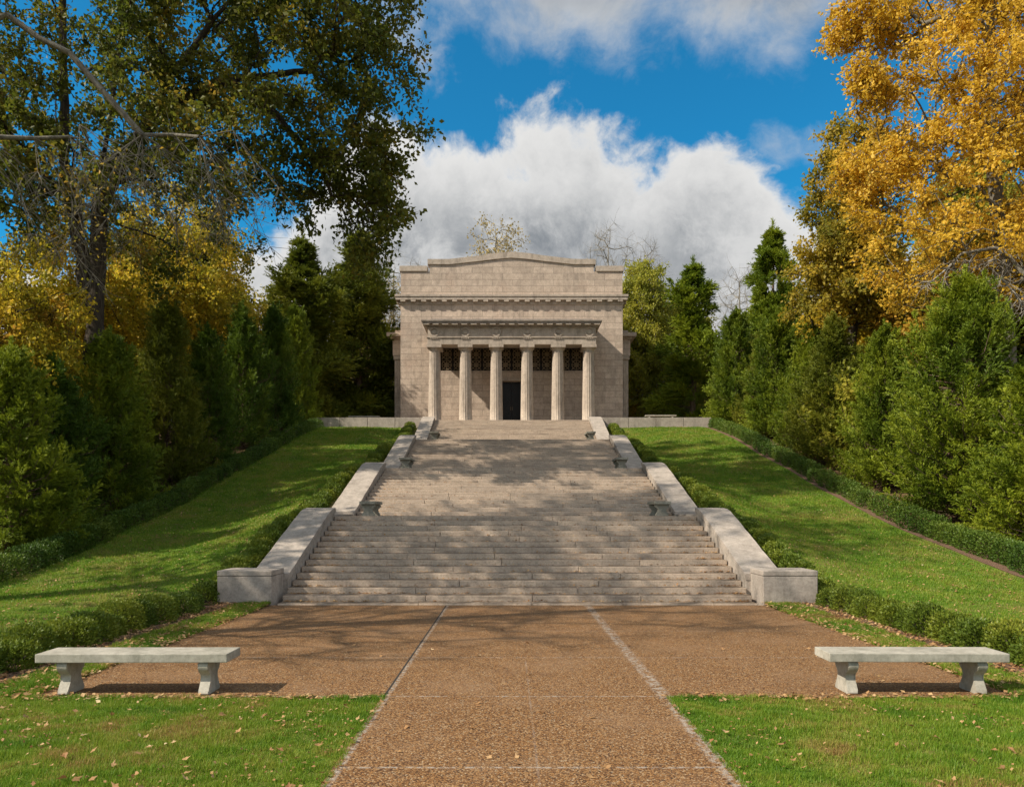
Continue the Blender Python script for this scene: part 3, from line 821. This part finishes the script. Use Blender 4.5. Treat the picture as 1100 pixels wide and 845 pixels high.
# --- big oak on the left
oak = broadleaf('oak', [(0, 0, 0), (.1, 0, 4), (.15, .1, 8), (.4, 0, 12), (1.0, .2, 17), (1.3, .2, 22), (1.5, 0, 26)], .36,
    [(0, 0, 21, 9, 8, 7, 3.2), (6.2, -1.0, 17.0, 5.2, 5, 5.2, 2.1), (-6, 0, 18, 6, 6, 7, 1.6), (8.6, 0, 16.0, 3.6, 3.5, 4.6, 1.2), (9.3, .5, 11.2, 2.0, 2.2, 3.0, .62), (3, -1, 12.6, 6.0, 4.5, 3.4, 1.25), (-4, -1, 12, 5, 4, 3.5, .9), (0, 5, 14, 5, 4, 5, .7)],
    700, 165, .18, .75, M['oak'], M['bark'], 5, hole=.66,
    limb_pts=[[(.4, 0, 12), (2.4, 0, 14.0), (5.0, -.3, 15.2), (7.8, 0, 15.6)], [(.1, 0, 6), (-.8, 0, 12), (-1.2, .3, 18), (-1.6, 0, 24)],
              [(.3, 0, 11), (2.5, -.5, 14.2), (4.5, -.6, 17), (7, -.5, 20)], [(5.0, -.3, 15.2), (6.8, -.2, 13.8), (8.2, 0, 12.2), (9.0, .2, 10.2)]], zmin=9.0, tfrac=.42)
plant('oak_tree', oak, 'huge dark green oak with forked trunk towering over the left side', 'tree', -15.0, 27.5)
# --- golden maple on the right
mp = broadleaf('maple', [(0, 0, 0), (.1, 0, 5), (-.2, 0, 10), (-.6, .1, 15), (-.5, 0, 20), (-.4, 0, 25)], .30,
    [(.7, 0, 20, 5.4, 5.5, 7, 3.0), (-1.6, -.5, 21.5, 3.7, 4, 4, 1.2), (-2.2, 0, 15.2, 3.2, 4, 3.2, 1.1), (2, 0, 13, 6, 5, 5.5, 2.0), (-1.8, -.5, 10.3, 4.4, 4, 3.6, 1.25), (6, 0, 18, 5, 5, 6, 1.6), (-6.2, -.5, 21.0, 1.9, 1.4, .9, .42), (-5.2, 0, 18.2, 1.6, 1.4, .8, .28), (-5.9, 0, 15.6, 2.0, 1.4, .8, .4), (-5.0, 0, 12.6, 1.8, 1.6, .9, .3)],
    980, 115, .16, .62, M['maple'], M['bark_twig'], 9, zmin=6.5, hole=.72, rtip=.014)
plant('maple_tree', mp, 'huge golden yellow tree filling the upper right corner', 'tree', 19.0, 30.0)
mo = broadleaf('smaller', [(0, 0, 0), (0, 0, 5), (.2, 0, 9), (0, 0, 14)], .24,
    [(0, 0, 11.5, 2.2, 2.2, 5.4, 2), (-.3, 0, 8.5, 2.9, 2.6, 3.0, 1.2)], 300, 110, .19, .62, M['maple_olive'], M['bark'], 14, zmin=4)
plant('maple_tree', mo, 'slender olive and gold tree below the golden one on the right', 'tree', 17.0, 39.0)
# --- autumn trees (variants)
AV = {
 'yellow': broadleaf('y', [(0, 0, 0), (0, .1, 4), (.2, 0, 8), (0, 0, 12)], .22, [(0, 0, 8.6, 3.6, 3.4, 4.6, 2), (1.2, 0, 6, 3, 3, 2.6, 1), (-1.4, 0, 6.4, 2.8, 3, 2.8, 1)], 330, 92, .21, .7, M['yellow'], M['bark'], 41, zmin=2.4),
 'orange': broadleaf('o', [(0, 0, 0), (.2, .1, 3), (.1, 0, 7), (.3, 0, 10)], .18, [(0, 0, 7.5, 3.4, 3.2, 3.8, 2), (-1.4, 0, 5, 2.8, 2.6, 2.4, 1)], 280, 88, .20, .7, M['orange'], M['bark'], 42, zmin=2),
 'lime': broadleaf('l', [(0, 0, 0), (0, 0, 5), (.1, 0, 10), (0, 0, 15)], .24, [(0, 0, 10.5, 3.0, 3.0, 5.6, 2), (.6, 0, 6, 3.0, 3, 4.0, 1.3)], 400, 125, .24, .75, M['lime'], M['bark_grey'], 43, zmin=1.5),
 'green': broadleaf('g', [(0, 0, 0), (0, .2, 5), (.3, 0, 9), (0, 0, 13)], .26, [(0, 0, 9, 4.2, 4, 5, 2), (2, 0, 6, 3.2, 3, 3, 1), (-2, 0, 6, 3.2, 3, 3, 1)], 380, 130, .24, .85, M['oak'], M['bark'], 44, zmin=2),
 'bare': broadleaf('b', [(0, 0, 0), (.1, 0, 6), (.3, 0, 12), (.2, 0, 19)], .22, [(0, 0, 15, 3.4, 3.2, 6.5, 2), (.8, 0, 11, 3.2, 3, 3.5, 1)], 210, 0, .2, 1.35, M['pale'], M['bark_grey'], 45, twig=.014, rtip=.02),
 'pale': broadleaf('p', [(0, 0, 0), (.1, 0, 6), (.3, 0, 12), (.2, 0, 19)], .22, [(0, 0, 15, 2.9, 3.0, 6.0, 2), (.5, 0, 10, 3.0, 3, 3.5, 1)], 220, 26, .24, 1.1, M['pale'], M['bark_grey'], 46, twig=.013, rtip=.02),
 'shrub': broadleaf('s', [(0, 0, 0), (.05, 0, .6), (.1, 0, 1.5)], .05, [(0, 0, 1.4, 1.3, 1.3, 1.3, 1)], 90, 90, .11, .35, M['lime'], M['bark'], 47, twig=.006, rtip=.006),
}
def at(px, Y): return -.17+(px-547)/834*Y      # design note: where a bearing meets a given distance
back = [
 ('yellow', 10.4, 69.5, .8, .62, 'low yellow green tree against the right flank of the temple'),
 ('lime', 13.2, 69.5, .8, .5, 'low pale green tree behind the terrace right of the temple'),
 ('yellow', -15.9, 25.0, .62, .70, 'small yellow leaved tree hiding the foot of the oak'),
 ('orange', -18.0, 23.0, .8, .72, 'orange and green tree by the left edge of the picture'),
 ('yellow', -18.5, 34, .9, .95, 'yellow green tree behind the left cedars below the oak'),
 ('orange', -19.2, 27, .9, .85, 'orange leaved tree at the far left behind the cedars'),
 ('yellow', -18.2, 42, .95, 1.05, 'bright yellow tree in the left wood above dark cedars'),
 ('yellow', -20.5, 51, 1.0, 1.15, 'golden tree behind the middle of the left row'),
 ('green', -22.5, 50, 1.0, 1.0, 'dark green tree shaded in the left wood'),
 ('yellow', -17.0, 61, .9, 1.0, 'yellow leaved tree glimpsed behind the tall green cedar'),
 ('lime', 11.3, 67, .8, 1.0, 'pale green and yellow tree rising just right of the temple'),
 ('lime', 15.8, 72, 1.0, .95, 'pale green tree behind the bare trunk cedar'),
 ('orange', 21.5, 36, 1.1, 1.05, 'russet tree behind the tallest right cedar'),
 ('yellow', 21.0, 45, 1.05, .95, 'yellow tree in the right wood behind the cedar row'),
 ('maple2', 22.0, 33, 1, 1, ''),
 ('pale', at(872, 66), 66, .8, .72, 'thin pale leaved tree between the tall cedar and the golden one'),
 ('pale', at(402, 66), 66, 1.0, .70, 'thin pale yellow tree just left of the temple'),
 ('pale', -1.3, 78, 1.05, 1.16, 'sparse yellowish treetop showing above the temple gable'),
 ('bare', at(655, 80), 80, .95, 1.12, 'bare grey tree above the right shoulder of the temple'),
 ('bare', at(690, 82), 82, .9, 1.10, 'bare tree just right of the temple roof'),
 ('bare', at(795, 84), 84, 1.0, 1.0, 'bare twiggy tree between the two tall dark cedars'),
 ('bare', at(425, 82), 82, 1.0, 1.02, 'bare tree beyond the left end of the temple roof'),
 ('bare', at(455, 84), 84, .9, .99, 'bare tree crown barely over the left parapet'),
 ('bare', at(900, 60), 60, .8, .75, 'bare tree behind the right hand cedars near the golden tree'),
]
for k, x, y, sw, sh, lab in back:
    if k == 'maple2': continue
    nm = {'yellow': 'autumn_tree', 'orange': 'autumn_tree', 'lime': 'autumn_tree', 'green': 'leafy_tree', 'bare': 'bare_tree', 'pale': 'thin_tree'}[k]
    plant(nm, AV[k], lab, 'tree', x, y, (sw, sw, sh), rng.uniform(0, 6), 'trees of the surrounding wood')
# wood behind
wood = []
for i in range(34):
    s = -1 if i % 2 else 1
    y = rng.uniform(64, 96) if i < 20 else rng.uniform(30, 62)
    x = s*(rng.uniform(13, 48) if i < 20 else rng.uniform(24, 40))
    k = ['yellow', 'green', 'lime', 'orange', 'green'][rng.integers(0, 5)]
    sc = rng.uniform(.85, 1.15); q = sc*(1.0 if i < 20 else 1.0)
    if 64 < y and abs(x) < 19: q *= .8
    if i >= 20 and s < 0:
        if i % 3: continue
        q *= .65; k = 'yellow'
    lab = {'yellow': 'yellow autumn tree in the wood beyond the cedar rows', 'green': 'olive green tree in the wood beyond the cedar rows', 'lime': 'pale green tree in the wood beyond the cedar rows', 'orange': 'orange autumn tree in the wood beyond the cedar rows'}[k]
    plant({'green': 'leafy_tree'}.get(k, 'autumn_tree'), AV[k], lab, 'tree', x, y, (sc, sc, q), rng.uniform(0, 6), 'trees filling the wood')
# understorey shrubs behind the terrace and the rows
for i in range(46):
    s = -1 if i % 2 else 1
    if i < 22: x = s*rng.uniform(10.5, 24); y = rng.uniform(66, 76)
    else: x = s*rng.uniform(15.5, 20); y = rng.uniform(20, 60)
    sc = rng.uniform(.9, 1.9)
    plant('shrub', AV['shrub'], 'leafy pale green shrub in the undergrowth behind the cedars', 'shrub', x, y, (sc, sc, sc), rng.uniform(0, 6), 'undergrowth shrubs')
# bare drooping tree at the near left
dt = broadleaf('droop', [(0, 0, 0), (.2, 0, 3), (.3, 0, 7), (.2, 0, 12)], .085,
    [(4.0, .3, 7.5, 1.9, 1.3, 1.0, 2), (5.6, .4, 7.4, 1.2, 1.2, .8, 1.2), (2.9, .2, 6.9, 1.2, 1.0, .9, 1.2), (0, 0, 12, 2.5, 2.5, 3, .8)],
    120, 5, .07, .62, M['orange'], M['bark_twig'], 61, twig=.0055, rtip=.0042, droop=.8, tfrac=.68,
    limb_pts=[[(.3, 0, 8.5), (1.2, 0, 10.1), (1.9, 0, 10.35), (2.9, .1, 9.8), (3.5, .1, 9.2), (4.1, .2, 8.5), (4.7, .25, 7.95), (5.5, .3, 7.6), (6.3, .5, 7.5)], [(4.1, .2, 8.5), (3.9, .2, 7.6), (3.2, .3, 6.9), (2.9, .3, 6.3)]])
plant('bare_tree', dt, 'nearly bare grey tree reaching drooping twigs in from the left', 'tree', -10.6, 13.2)
db = broadleaf('droopr', [(0, 0, 0), (-.1, 0, 3), (-.2, 0, 6), (0, 0, 8)], .13,
    [(-1.6, 0, 5.9, 1.8, 1.4, 1.3, 2), (-3.0, 0, 6.2, 1.5, 1.2, .8, 1), (0, 0, 7, 1.5, 1.5, 1.5, 1)], 60, 4, .12, .8, M['orange'], M['bark_grey'], 63, twig=.012, rtip=.012, droop=.8,
    limb_pts=[[(-.2, 0, 6), (-1.5, 0, 7.2), (-2.8, 0, 7.0), (-3.8, 0, 6.0)]])
plant('bare_tree', db, 'small bare grey tree arching over the right hand cedars', 'tree', 18.6, 27.5, dz=2.2)
# trees outside the frame that throw shade on lawn and steps

plant('bare_tree', AV['bare'], 'bare tree left of the paved forecourt whose twigs shade the paving', 'tree', -15.5, 7.5, (1.2, 1.2, .95), 2, 'trees left of the lawn')
plant('thin_tree', AV['pale'], 'tall thin tree left of the lawn behind the near cedars', 'tree', -19, 13.0, (1.5, 1.5, 1.45), 1, 'trees left of the lawn')
# ------------------------------------------------------------ hedges
def hedge(name, label, xc, w, h, y0, y1, dens, seed, boxy, gaps=()):
    rg = np.random.default_rng(seed)
    t = thing(name, label, 'hedge', (xc, y0, gz(xc, y0)), 0, 'clipped evergreen hedges')
    step = .5
    ysb = np.arange(y0, y1, step)
    cs, ds, rr = [], [], []
    sc_, sd_ = [], []
    for i, yy in enumerate(ysb):
        if any(a < yy < b for a, b in gaps): continue
        hx = w/2*rg.uniform(.82, 1.12); hy = step*.72; hh = h*rg.uniform(.62, 1.12) if not boxy else h*rg.uniform(.82, 1.1)
        x0 = xc+rg.normal()*.05
        n = int(dens*step*(1.9 if yy < 14 else 1.2 if yy < 25 else .85))
        d = rdir(n, rg); d[:, 2] = np.abs(d[:, 2])*1.0-.15
        p = 5 if boxy else 3
        k = 1/((np.abs(d)**p).sum(1)**(1/p)); rad = rg.uniform(.55, 1.0, n)**.5
        c = d*(k*rad)[:, None]*np.array([hx, hy, hh])
        c[:, 0] += x0; c[:, 1] += yy; gr_ = ground(c[:, 0], c[:, 1]); c[:, 2] = np.maximum(c[:, 2]+gr_+.03, gr_+.02)
        cs.append(c); ds.append(norm(d+rdir(n, rg)*.8+np.array([0, 0, .3])))
        rr.append(np.clip((rg.uniform(0, 1) if not boxy else rg.uniform(0, .85))*.58+rg.uniform(0, 1, n)*.38, 0, 1))
        for q in range(7):
            e = rdir(1, rg)[0]; e[2] = abs(e[2])
            sc_.append((x0, yy, gz(x0, yy)-.03)); sd_.append((x0+e[0]*hx*.8, yy+e[1]*hy*.8, gz(x0, yy)+.1+e[2]*hh*.7))
    c = np.concatenate(cs); d = np.concatenate(ds); r = np.concatenate(rr)
    L = np.where(c[:, 1] < 16, .042, .06)*rg.uniform(.7, 1.3, len(c))
    org = np.array(t.location)
    V, F = leaves_geo(c-org, d, L, L*.32, rg)
    link('foliage', mesh_np('foliage', V, F, M['box'] if boxy else M['box_sunlit'], False, r), t)
    a = np.array(sc_)-org; b = np.array(sd_)-org
    V, F = tubes(a, b, np.full(len(a), .012), np.full(len(a), .005), 4)
    link('stems', mesh_np('stems', V, F, M['bark'], True), t)
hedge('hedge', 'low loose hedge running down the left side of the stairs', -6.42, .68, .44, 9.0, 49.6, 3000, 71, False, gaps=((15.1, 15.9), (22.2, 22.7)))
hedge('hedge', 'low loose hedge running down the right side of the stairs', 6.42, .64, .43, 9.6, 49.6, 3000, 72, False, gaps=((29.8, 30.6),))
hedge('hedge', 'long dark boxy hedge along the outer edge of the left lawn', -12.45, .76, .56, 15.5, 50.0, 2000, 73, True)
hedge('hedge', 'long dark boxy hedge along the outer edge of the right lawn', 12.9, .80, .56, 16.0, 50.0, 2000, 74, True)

# ------------------------------------------------------------ grass
def blades(n, xr, yr, h, w, rg, keep=None, dens_fall=None):
    x = rg.uniform(*xr, n); y = rg.uniform(*yr, n)
    if dens_fall is not None:
        k = rg.uniform(0, 1, n) < dens_fall(y); x, y = x[k], y[k]
    n = len(x); z = ground(x, y)
    a = rg.uniform(0, 6.283, n); lean = rg.uniform(.1, .7, n); hh = h(y)*rg.uniform(.5, 1.2, n)*(1+.45*np.sin(x*9+3*np.sin(y*5))*np.sin(y*11+2*np.sin(x*7))); ww = w(y)*rg.uniform(.7, 1.2, n)
    b = np.stack([x, y, z-.005], 1); sx = np.stack([-np.sin(a), np.cos(a), np.zeros(n)], 1)*ww[:, None]/2
    a2 = a+rg.normal(size=n)*.6
    tip = b+np.stack([np.cos(a2)*lean*hh, np.sin(a2)*lean*hh, hh], 1)
    V = np.stack([b-sx, b+sx, tip], 1).reshape(-1, 3); F = np.arange(3*n).reshape(n, 3)
    pt = np.sin(x*2.1+np.sin(y*1.7))*np.sin(y*2.6+1.3*np.sin(x*1.1)) 
    pt2 = np.sin(x*5.3+2*np.sin(y*3.1))*np.sin(y*6.1+1.7*np.sin(x*3.7))
    r = np.clip(rg.uniform(0, 1, n)*.62+.22+(.22*pt+.22*pt2)*(np.abs(x) < 6.2)+.10*pt2*(np.abs(x) >= 6.2), 0, 1)
    pk = np.sin(x*3.1+2.2*np.sin(y*2.3+1))*np.sin(y*4.2+1.9*np.sin(x*2.7)) ; r = np.where((np.abs(x) < 6.2) & (pk > .33) & (rg.uniform(0, 1, n) < .62), np.clip(r+.42, 0, 1), r)
    return V, F, r
rg = np.random.default_rng(90)
for s in (-1, 1):
    sets = []
    sets.append(blades(190000, sorted((s*1.44, s*6.6)), (4.6, 8.04), lambda y: .038+0*y, lambda y: .0075+0*y, rg))
    sets.append(blades(60000, sorted((s*5.08, s*5.8)), (8.0, 16.2), lambda y: .06+0*y, lambda y: .010+0*y, rg))
    sets.append(blades(30000, sorted((s*6.75, s*12.1)), (8.0, 16), lambda y: .06+0*y, lambda y: .014+0*y, rg))
    sets.append(blades(230000, sorted((s*5.75, s*12.2)), (16, 50), lambda y: .045+y*.0006, lambda y: .008+y*.0006, rg, dens_fall=lambda y: np.clip(1.25-y/60, .3, 1)))
    V, F = merge([(a, b) for a, b, c in sets]); r = np.concatenate([c for a, b, c in sets])
    o = link('grass', mesh_np('grass', V, F, M['grass'], False, r))
    tag(o, 'short green lawn grass on the %s side of the path and stairs' % ('left' if s < 0 else 'right'), 'grass', kind='stuff')

# ------------------------------------------------------------ fallen leaves
def leafmesh(seed, mid):
    rg = np.random.default_rng(seed); n = 9
    a = np.linspace(0, 2*np.pi, n, endpoint=False)
    r = .5*(1+.28*np.cos(a*5+.4)+rg.normal(size=n)*.08); r[0] *= 1.35
    cu = rg.uniform(.15, .55)
    V = [(0, 0, .04)]+[(r[i]*math.cos(a[i]), r[i]*math.sin(a[i])*.72, cu*r[i]**2*abs(math.sin(a[i]+seed))+.03) for i in range(n)]
    F = np.array([(0, 1+i, 1+(i+1) % n) for i in range(n)])
    return mesh_np('fallen_leaf', np.array(V), F, M['dryleaf'], False, np.full(n, mid))
LM = [leafmesh(i, v) for i, v in enumerate((.15, .40, .55, .72, .88, 1.0))]
cn_ = ['reddish brown', 'brown', 'tan', 'pale tan', 'whitish', 'yellow']
rg = np.random.default_rng(101)
cand = []
for i in range(190):
    s = -1 if rg.uniform() < .62 else 1; cand.append((s*rg.uniform(1.6, 5.3), rg.uniform(5.2, 7.98), 'g', s))
for i in range(60): cand.append((rg.uniform(-4.9, 4.9), rg.uniform(8.5, 13.5), 'p', 1))
for i in range(16): cand.append((rg.uniform(-1.3, 1.3), rg.uniform(5.3, 8.2), 'p', 1))
for i in range(34):
    s = 1 if i % 2 else -1; cand.append((s*(1.47+rg.normal()*.05), rg.uniform(5.2, 8.2), 'g', s))
for x, y, w, s in cand:
    k = int(rg.choice(6, p=[.2, .25, .27, .14, .07, .07]))
    o = link('fallen_leaf', LM[k]); q = rg.uniform(.028, .062); o.scale = (q, q, q)
    o.location = (x, y, (.012 if w == 'p' else .04)); o.rotation_euler = (rg.normal()*.3, rg.normal()*.3, rg.uniform(0, 6.28))
    where = 'brown gravel paving' if w == 'p' else ('left' if s < 0 else 'right')+' foreground grass'
    tag(o, f'small {cn_[k]} dry leaf lying on the {where}', 'leaf', 'fallen leaves in the foreground')
def litter(name, label, pts, sz, seed, flat=.25):
    rg = np.random.default_rng(seed); n = len(pts)
    d = rdir(n, rg); d[:, 2] *= flat; d = norm(d); L = sz*rg.uniform(.6, 1.3, n)
    w = norm(np.cross(d, np.array([0, 0, 1.])+rdir(n, rg)*.35))*(L*.36)[:, None]
    V = np.stack([pts, pts+d*(L*.5)[:, None]+w, pts+d*L[:, None], pts+d*(L*.45)[:, None]-w], 1)
    V[:, 1, 2] += L*.15
    V = V.reshape(-1, 3)
    o = link(name, mesh_np(name, V, np.arange(4*n).reshape(n, 4), M['dryleaf'], False, rg.beta(2.2, 2.2, n)))
    tag(o, label, 'leaf litter', kind='stuff')
rg = np.random.default_rng(111)
P = []; PF = []
for s in (-1, 1):
    def add(n, x0, x1, y0, y1, dz=.035):
        x = s*rg.uniform(x0, x1, n); y = rg.uniform(y0, y1, n); P.append(np.stack([x, y, ground(x, y)+dz], 1))
    add(1500, 5.05, 6.1, 8, 16.2); add(1500, 5.95, 6.9, 8.6, 50, .03); add(3200, 6.8, 12, 9, 30); add(1800, 6.8, 12, 30, 50); add(1500, 5.4, 6.2, 8.6, 16, .02)
    add(1500, 12, 16, 16, 50, .0); add(7000, 13, 24, 12, 60, -.02); add(550, 5.0, 5.3, 8, 16, .03)
    n = 2400; x = s*rg.uniform(1.5, 6.2, n); y = rg.uniform(5, 8, n); k = np.sin(x*2.1+2*np.sin(y*1.7))+rg.normal(size=n)*.7 > .6; x, y = x[k], y[k]; PF.append(np.stack([x, y, np.full(len(x), .024)], 1))
    n = 260; x = s*rg.uniform(1.6, 5.6, n); y = 7.99+rg.normal(size=n)*.07; P.append(np.stack([x, y, np.full(n, .02)], 1))
litter('leaf_litter', 'dry tan leaves scattered over the lawns and hedge beds', np.concatenate(P), .055, 5)
litter('leaf_litter', 'small broken leaf bits among the foreground grass', np.concatenate(PF), .032, 8, .6)
P = []
for k, (y0, y1, z0, z1, n) in enumerate(FL):
    r = (z1-z0)/n; t = (y1-y0)/(n-1)
    for i in range(n):
        m = [260, 170, 80, 50][k]
        if k == 0 and i < 2: m = 420
        u = rg.uniform(-1, 1, m); x = HW*.985*np.where(rg.uniform(0, 1, m) < .35, np.sign(u)*np.abs(u)**.12, u)
        yy = y0+i*t-np.abs(rg.normal(size=m))*.06-.02
        P.append(np.stack([x, yy, np.full(m, z0+i*r+.018)], 1))
litter('step_litter', 'dry leaf fragments gathered in the angles of the stone steps', np.concatenate(P), .055, 6)

# ------------------------------------------------------------ world
W = bpy.data.worlds.new('World'); S.world = W; W.use_nodes = True
nt = NT(W.node_tree)
lt = Vector((.46, .20, -.43)).normalized()       # direction the sunlight travels
sun_dir = -lt
el = math.asin(sun_dir.z); azm = math.atan2(sun_dir.x, sun_dir.y)
sky = nt.n('ShaderNodeTexSky'); sky.sky_type = 'NISHITA'; sky.sun_disc = False
sky.sun_elevation = el; sky.sun_rotation = azm; sky.air_density = 1.0; sky.dust_density = .3; sky.ozone_density = 3.0
tc = nt.n('ShaderNodeTexCoord').outputs['Generated']
x, y, z = nt.xyz(tc)
yc = nt.m('MAXIMUM', y, .08)
u = nt.m('DIVIDE', x, yc); v = nt.m('DIVIDE', z, yc)
def curve(uin, pts, lo=-.7, hi=.7):
    t = nt.mapr(uin, lo, hi, 0, 1, False)
    fc = nt.n('ShaderNodeFloatCurve'); nt.plug(fc.inputs['Value'], t)
    c = fc.mapping.curves[0]
    P_ = [(((px-547)/834-lo)/(hi-lo), (551-py)/834) for px, py in pts]
    c.points[0].location = P_[0]; c.points[1].location = P_[-1]
    for p in P_[1:-1]: c.points.new(*p)
    fc.mapping.update()
    return fc.outputs[0]
warp = nt.n('ShaderNodeTexNoise'); nt.plug(warp.inputs['Vector'], tc); warp.inputs['Scale'].default_value = 5; warp.inputs['Detail'].default_value = 6
vm = nt.n('ShaderNodeVectorMath'); vm.operation = 'MULTIPLY_ADD'; nt.plug(vm.inputs[0], warp.outputs['Color']); vm.inputs[1].default_value = (.09,)*3; nt.plug(vm.inputs[2], tc)
cv = vm.outputs[0]
n1 = nt.noise(cv, 5.5, 10, .60); n2 = nt.noise(cv, 15, 8, .62); n3 = nt.noise(tc, 3.2, 6, .55); n4 = nt.noise(cv, 9, 10, .68)
nn = nt.m('ADD', nt.m('MULTIPLY', nt.m('SUBTRACT', n1, .5), .34), nt.m('MULTIPLY', nt.m('SUBTRACT', n2, .5), .14))
nb = nt.m('ADD', nt.m('MULTIPLY', nt.m('SUBTRACT', n1, .5), .5), nt.m('MULTIPLY', nt.m('SUBTRACT', n2, .5), .45))
vt = curve(u, [(-40, 250), (200, 260), (310, 240), (365, 160), (420, 120), (470, 142), (520, 142), (560, 126), (625, 106), (660, 132), (700, 158), (750, 150), (795, 172), (835, 200), (880, 222), (930, 232), (1100, 235)])
vb = curve(u, [(-40, -60), (300, -60), (430, -8), (500, 18), (535, 40), (600, 58), (660, 70), (720, 44), (790, 62), (850, 56), (900, 20), (1100, -40)])
d1 = nt.m('ADD', nt.m('SUBTRACT', vt, v), nn)
d2 = nt.m('ADD', nt.m('SUBTRACT', v, vb), nt.m('MULTIPLY', nn, .9))
m1 = nt.mapr(d1, -.012, .045); m2 = nt.mapr(nt.m('ADD', d2, nt.m('MULTIPLY', nt.m('SUBTRACT', n4, .5), .18)), -.03, .13, 0, .88)
def blob(px, py, rx, ry, k):
    a = nt.m('DIVIDE', nt.m('SUBTRACT', u, (px-547)/834), rx/834); b = nt.m('DIVIDE', nt.m('SUBTRACT', v, (551-py)/834), ry/834)
    q = nt.m('ADD', nt.m('MULTIPLY', a, a), nt.m('MULTIPLY', b, b))
    q = nt.m('ADD', nt.m('SUBTRACT', .75, q), nt.m('MULTIPLY', nb, 9))
    return nt.mapr(q, -.1, 1.6, 0, k)
mask = nt.m('MAXIMUM', m1, m2)
for b in ((468, 80, 38, 45, .75), (440, 30, 60, 40, .6), (868, 160, 70, 30, .42), (560, 15, 60, 30, .6), (905, 200, 40, 26, .3)): mask = nt.m('MAXIMUM', mask, blob(*b))
# other parts of the sky: unseen broken cloud, added to neutralise the fill light
fill_cloud = nt.mapr(nt.m('ADD', n1, nt.m('MULTIPLY', n3, .5)),   .58, .74)
front = nt.mapr(y, .18, .40)
mask = nt.m('ADD', nt.m('MULTIPLY', mask, front), nt.m('MULTIPLY', fill_cloud, nt.m('SUBTRACT', 1.0, front)))
mask = nt.m('MULTIPLY', mask, nt.mapr(z, -.06, 0))
# cloud brightness: bright tops, grey undersides
under = nt.mapr(d1, -.01, .17)
puff = nt.mapr(nt.m('ADD', nt.m('MULTIPLY', n1, .35), nt.m('ADD', nt.m('MULTIPLY', n4, .45), nt.m('MULTIPLY', n2, .2))), .40, .58)
lowlight = nt.mapr(v, .34, .24)     # paler again close to the horizon
sh = nt.m('MULTIPLY', under, nt.m('SUBTRACT', 1.0, nt.m('MULTIPLY', puff, .75)))
sh = nt.m('MULTIPLY', sh, nt.m('SUBTRACT', 1.0, nt.m('MULTIPLY', lowlight, .15)))
up2 = nt.m('MULTIPLY', nt.mapr(d2, .02, .16), nt.m('SUBTRACT', 1.0, nt.m('MULTIPLY', puff, .6)))
sh = nt.m('MAXIMUM', nt.m('MULTIPLY', sh, m1), nt.m('MULTIPLY', nt.m('ADD', up2, .25), nt.m('SUBTRACT', 1.0, m1)))
ccol = nt.mix(sh, (4.0, 3.97, 3.9), (1.08, 1.20, 1.34))
ccol = nt.mix(front, nt.mix(1.0, ccol, (2.3, 2.3, 2.3), 'MULTIPLY'), ccol)  # unseen clouds outside the front made brighter to lift the shadow fill
tint = nt.mix(1.0, sky.outputs[0], (.085, .62, .76), 'MULTIPLY')
skyc = nt.mix(mask, tint, ccol)
bg = nt.n('ShaderNodeBackground'); nt.plug(bg.inputs[0], skyc); bg.inputs[1].default_value = .12
wo = nt.n('ShaderNodeOutputWorld'); nt.t.links.new(bg.outputs[0], wo.inputs[0])

sl = bpy.data.lights.new('sun', 'SUN'); sl.energy = 3.9; sl.angle = R(.53); sl.color = (1, .91, .77)
so = bpy.data.objects.new('sun', sl); C.objects.link(so); so.rotation_euler = lt.to_track_quat('-Z', 'Y').to_euler(); so.location = (-30, -10, 40)

cam = bpy.data.cameras.new('camera'); co = bpy.data.objects.new('camera', cam); C.objects.link(co)
co.location = (-.17, 0, 1.9); co.rotation_euler = (R(90), 0, 0)
cam.sensor_fit = 'HORIZONTAL'; cam.sensor_width = 36; cam.lens = 36*834/1100
cam.shift_x = 3/1100; cam.shift_y = 128.5/1100; cam.clip_end = 3000; cam.clip_start = .05
S.camera = co
S.view_settings.view_transform = 'Standard'; S.view_settings.look = 'None'; S.view_settings.gamma = 1; S.view_settings.exposure = .78
S.cycles.max_bounces = 6; S.cycles.transparent_max_bounces = 4
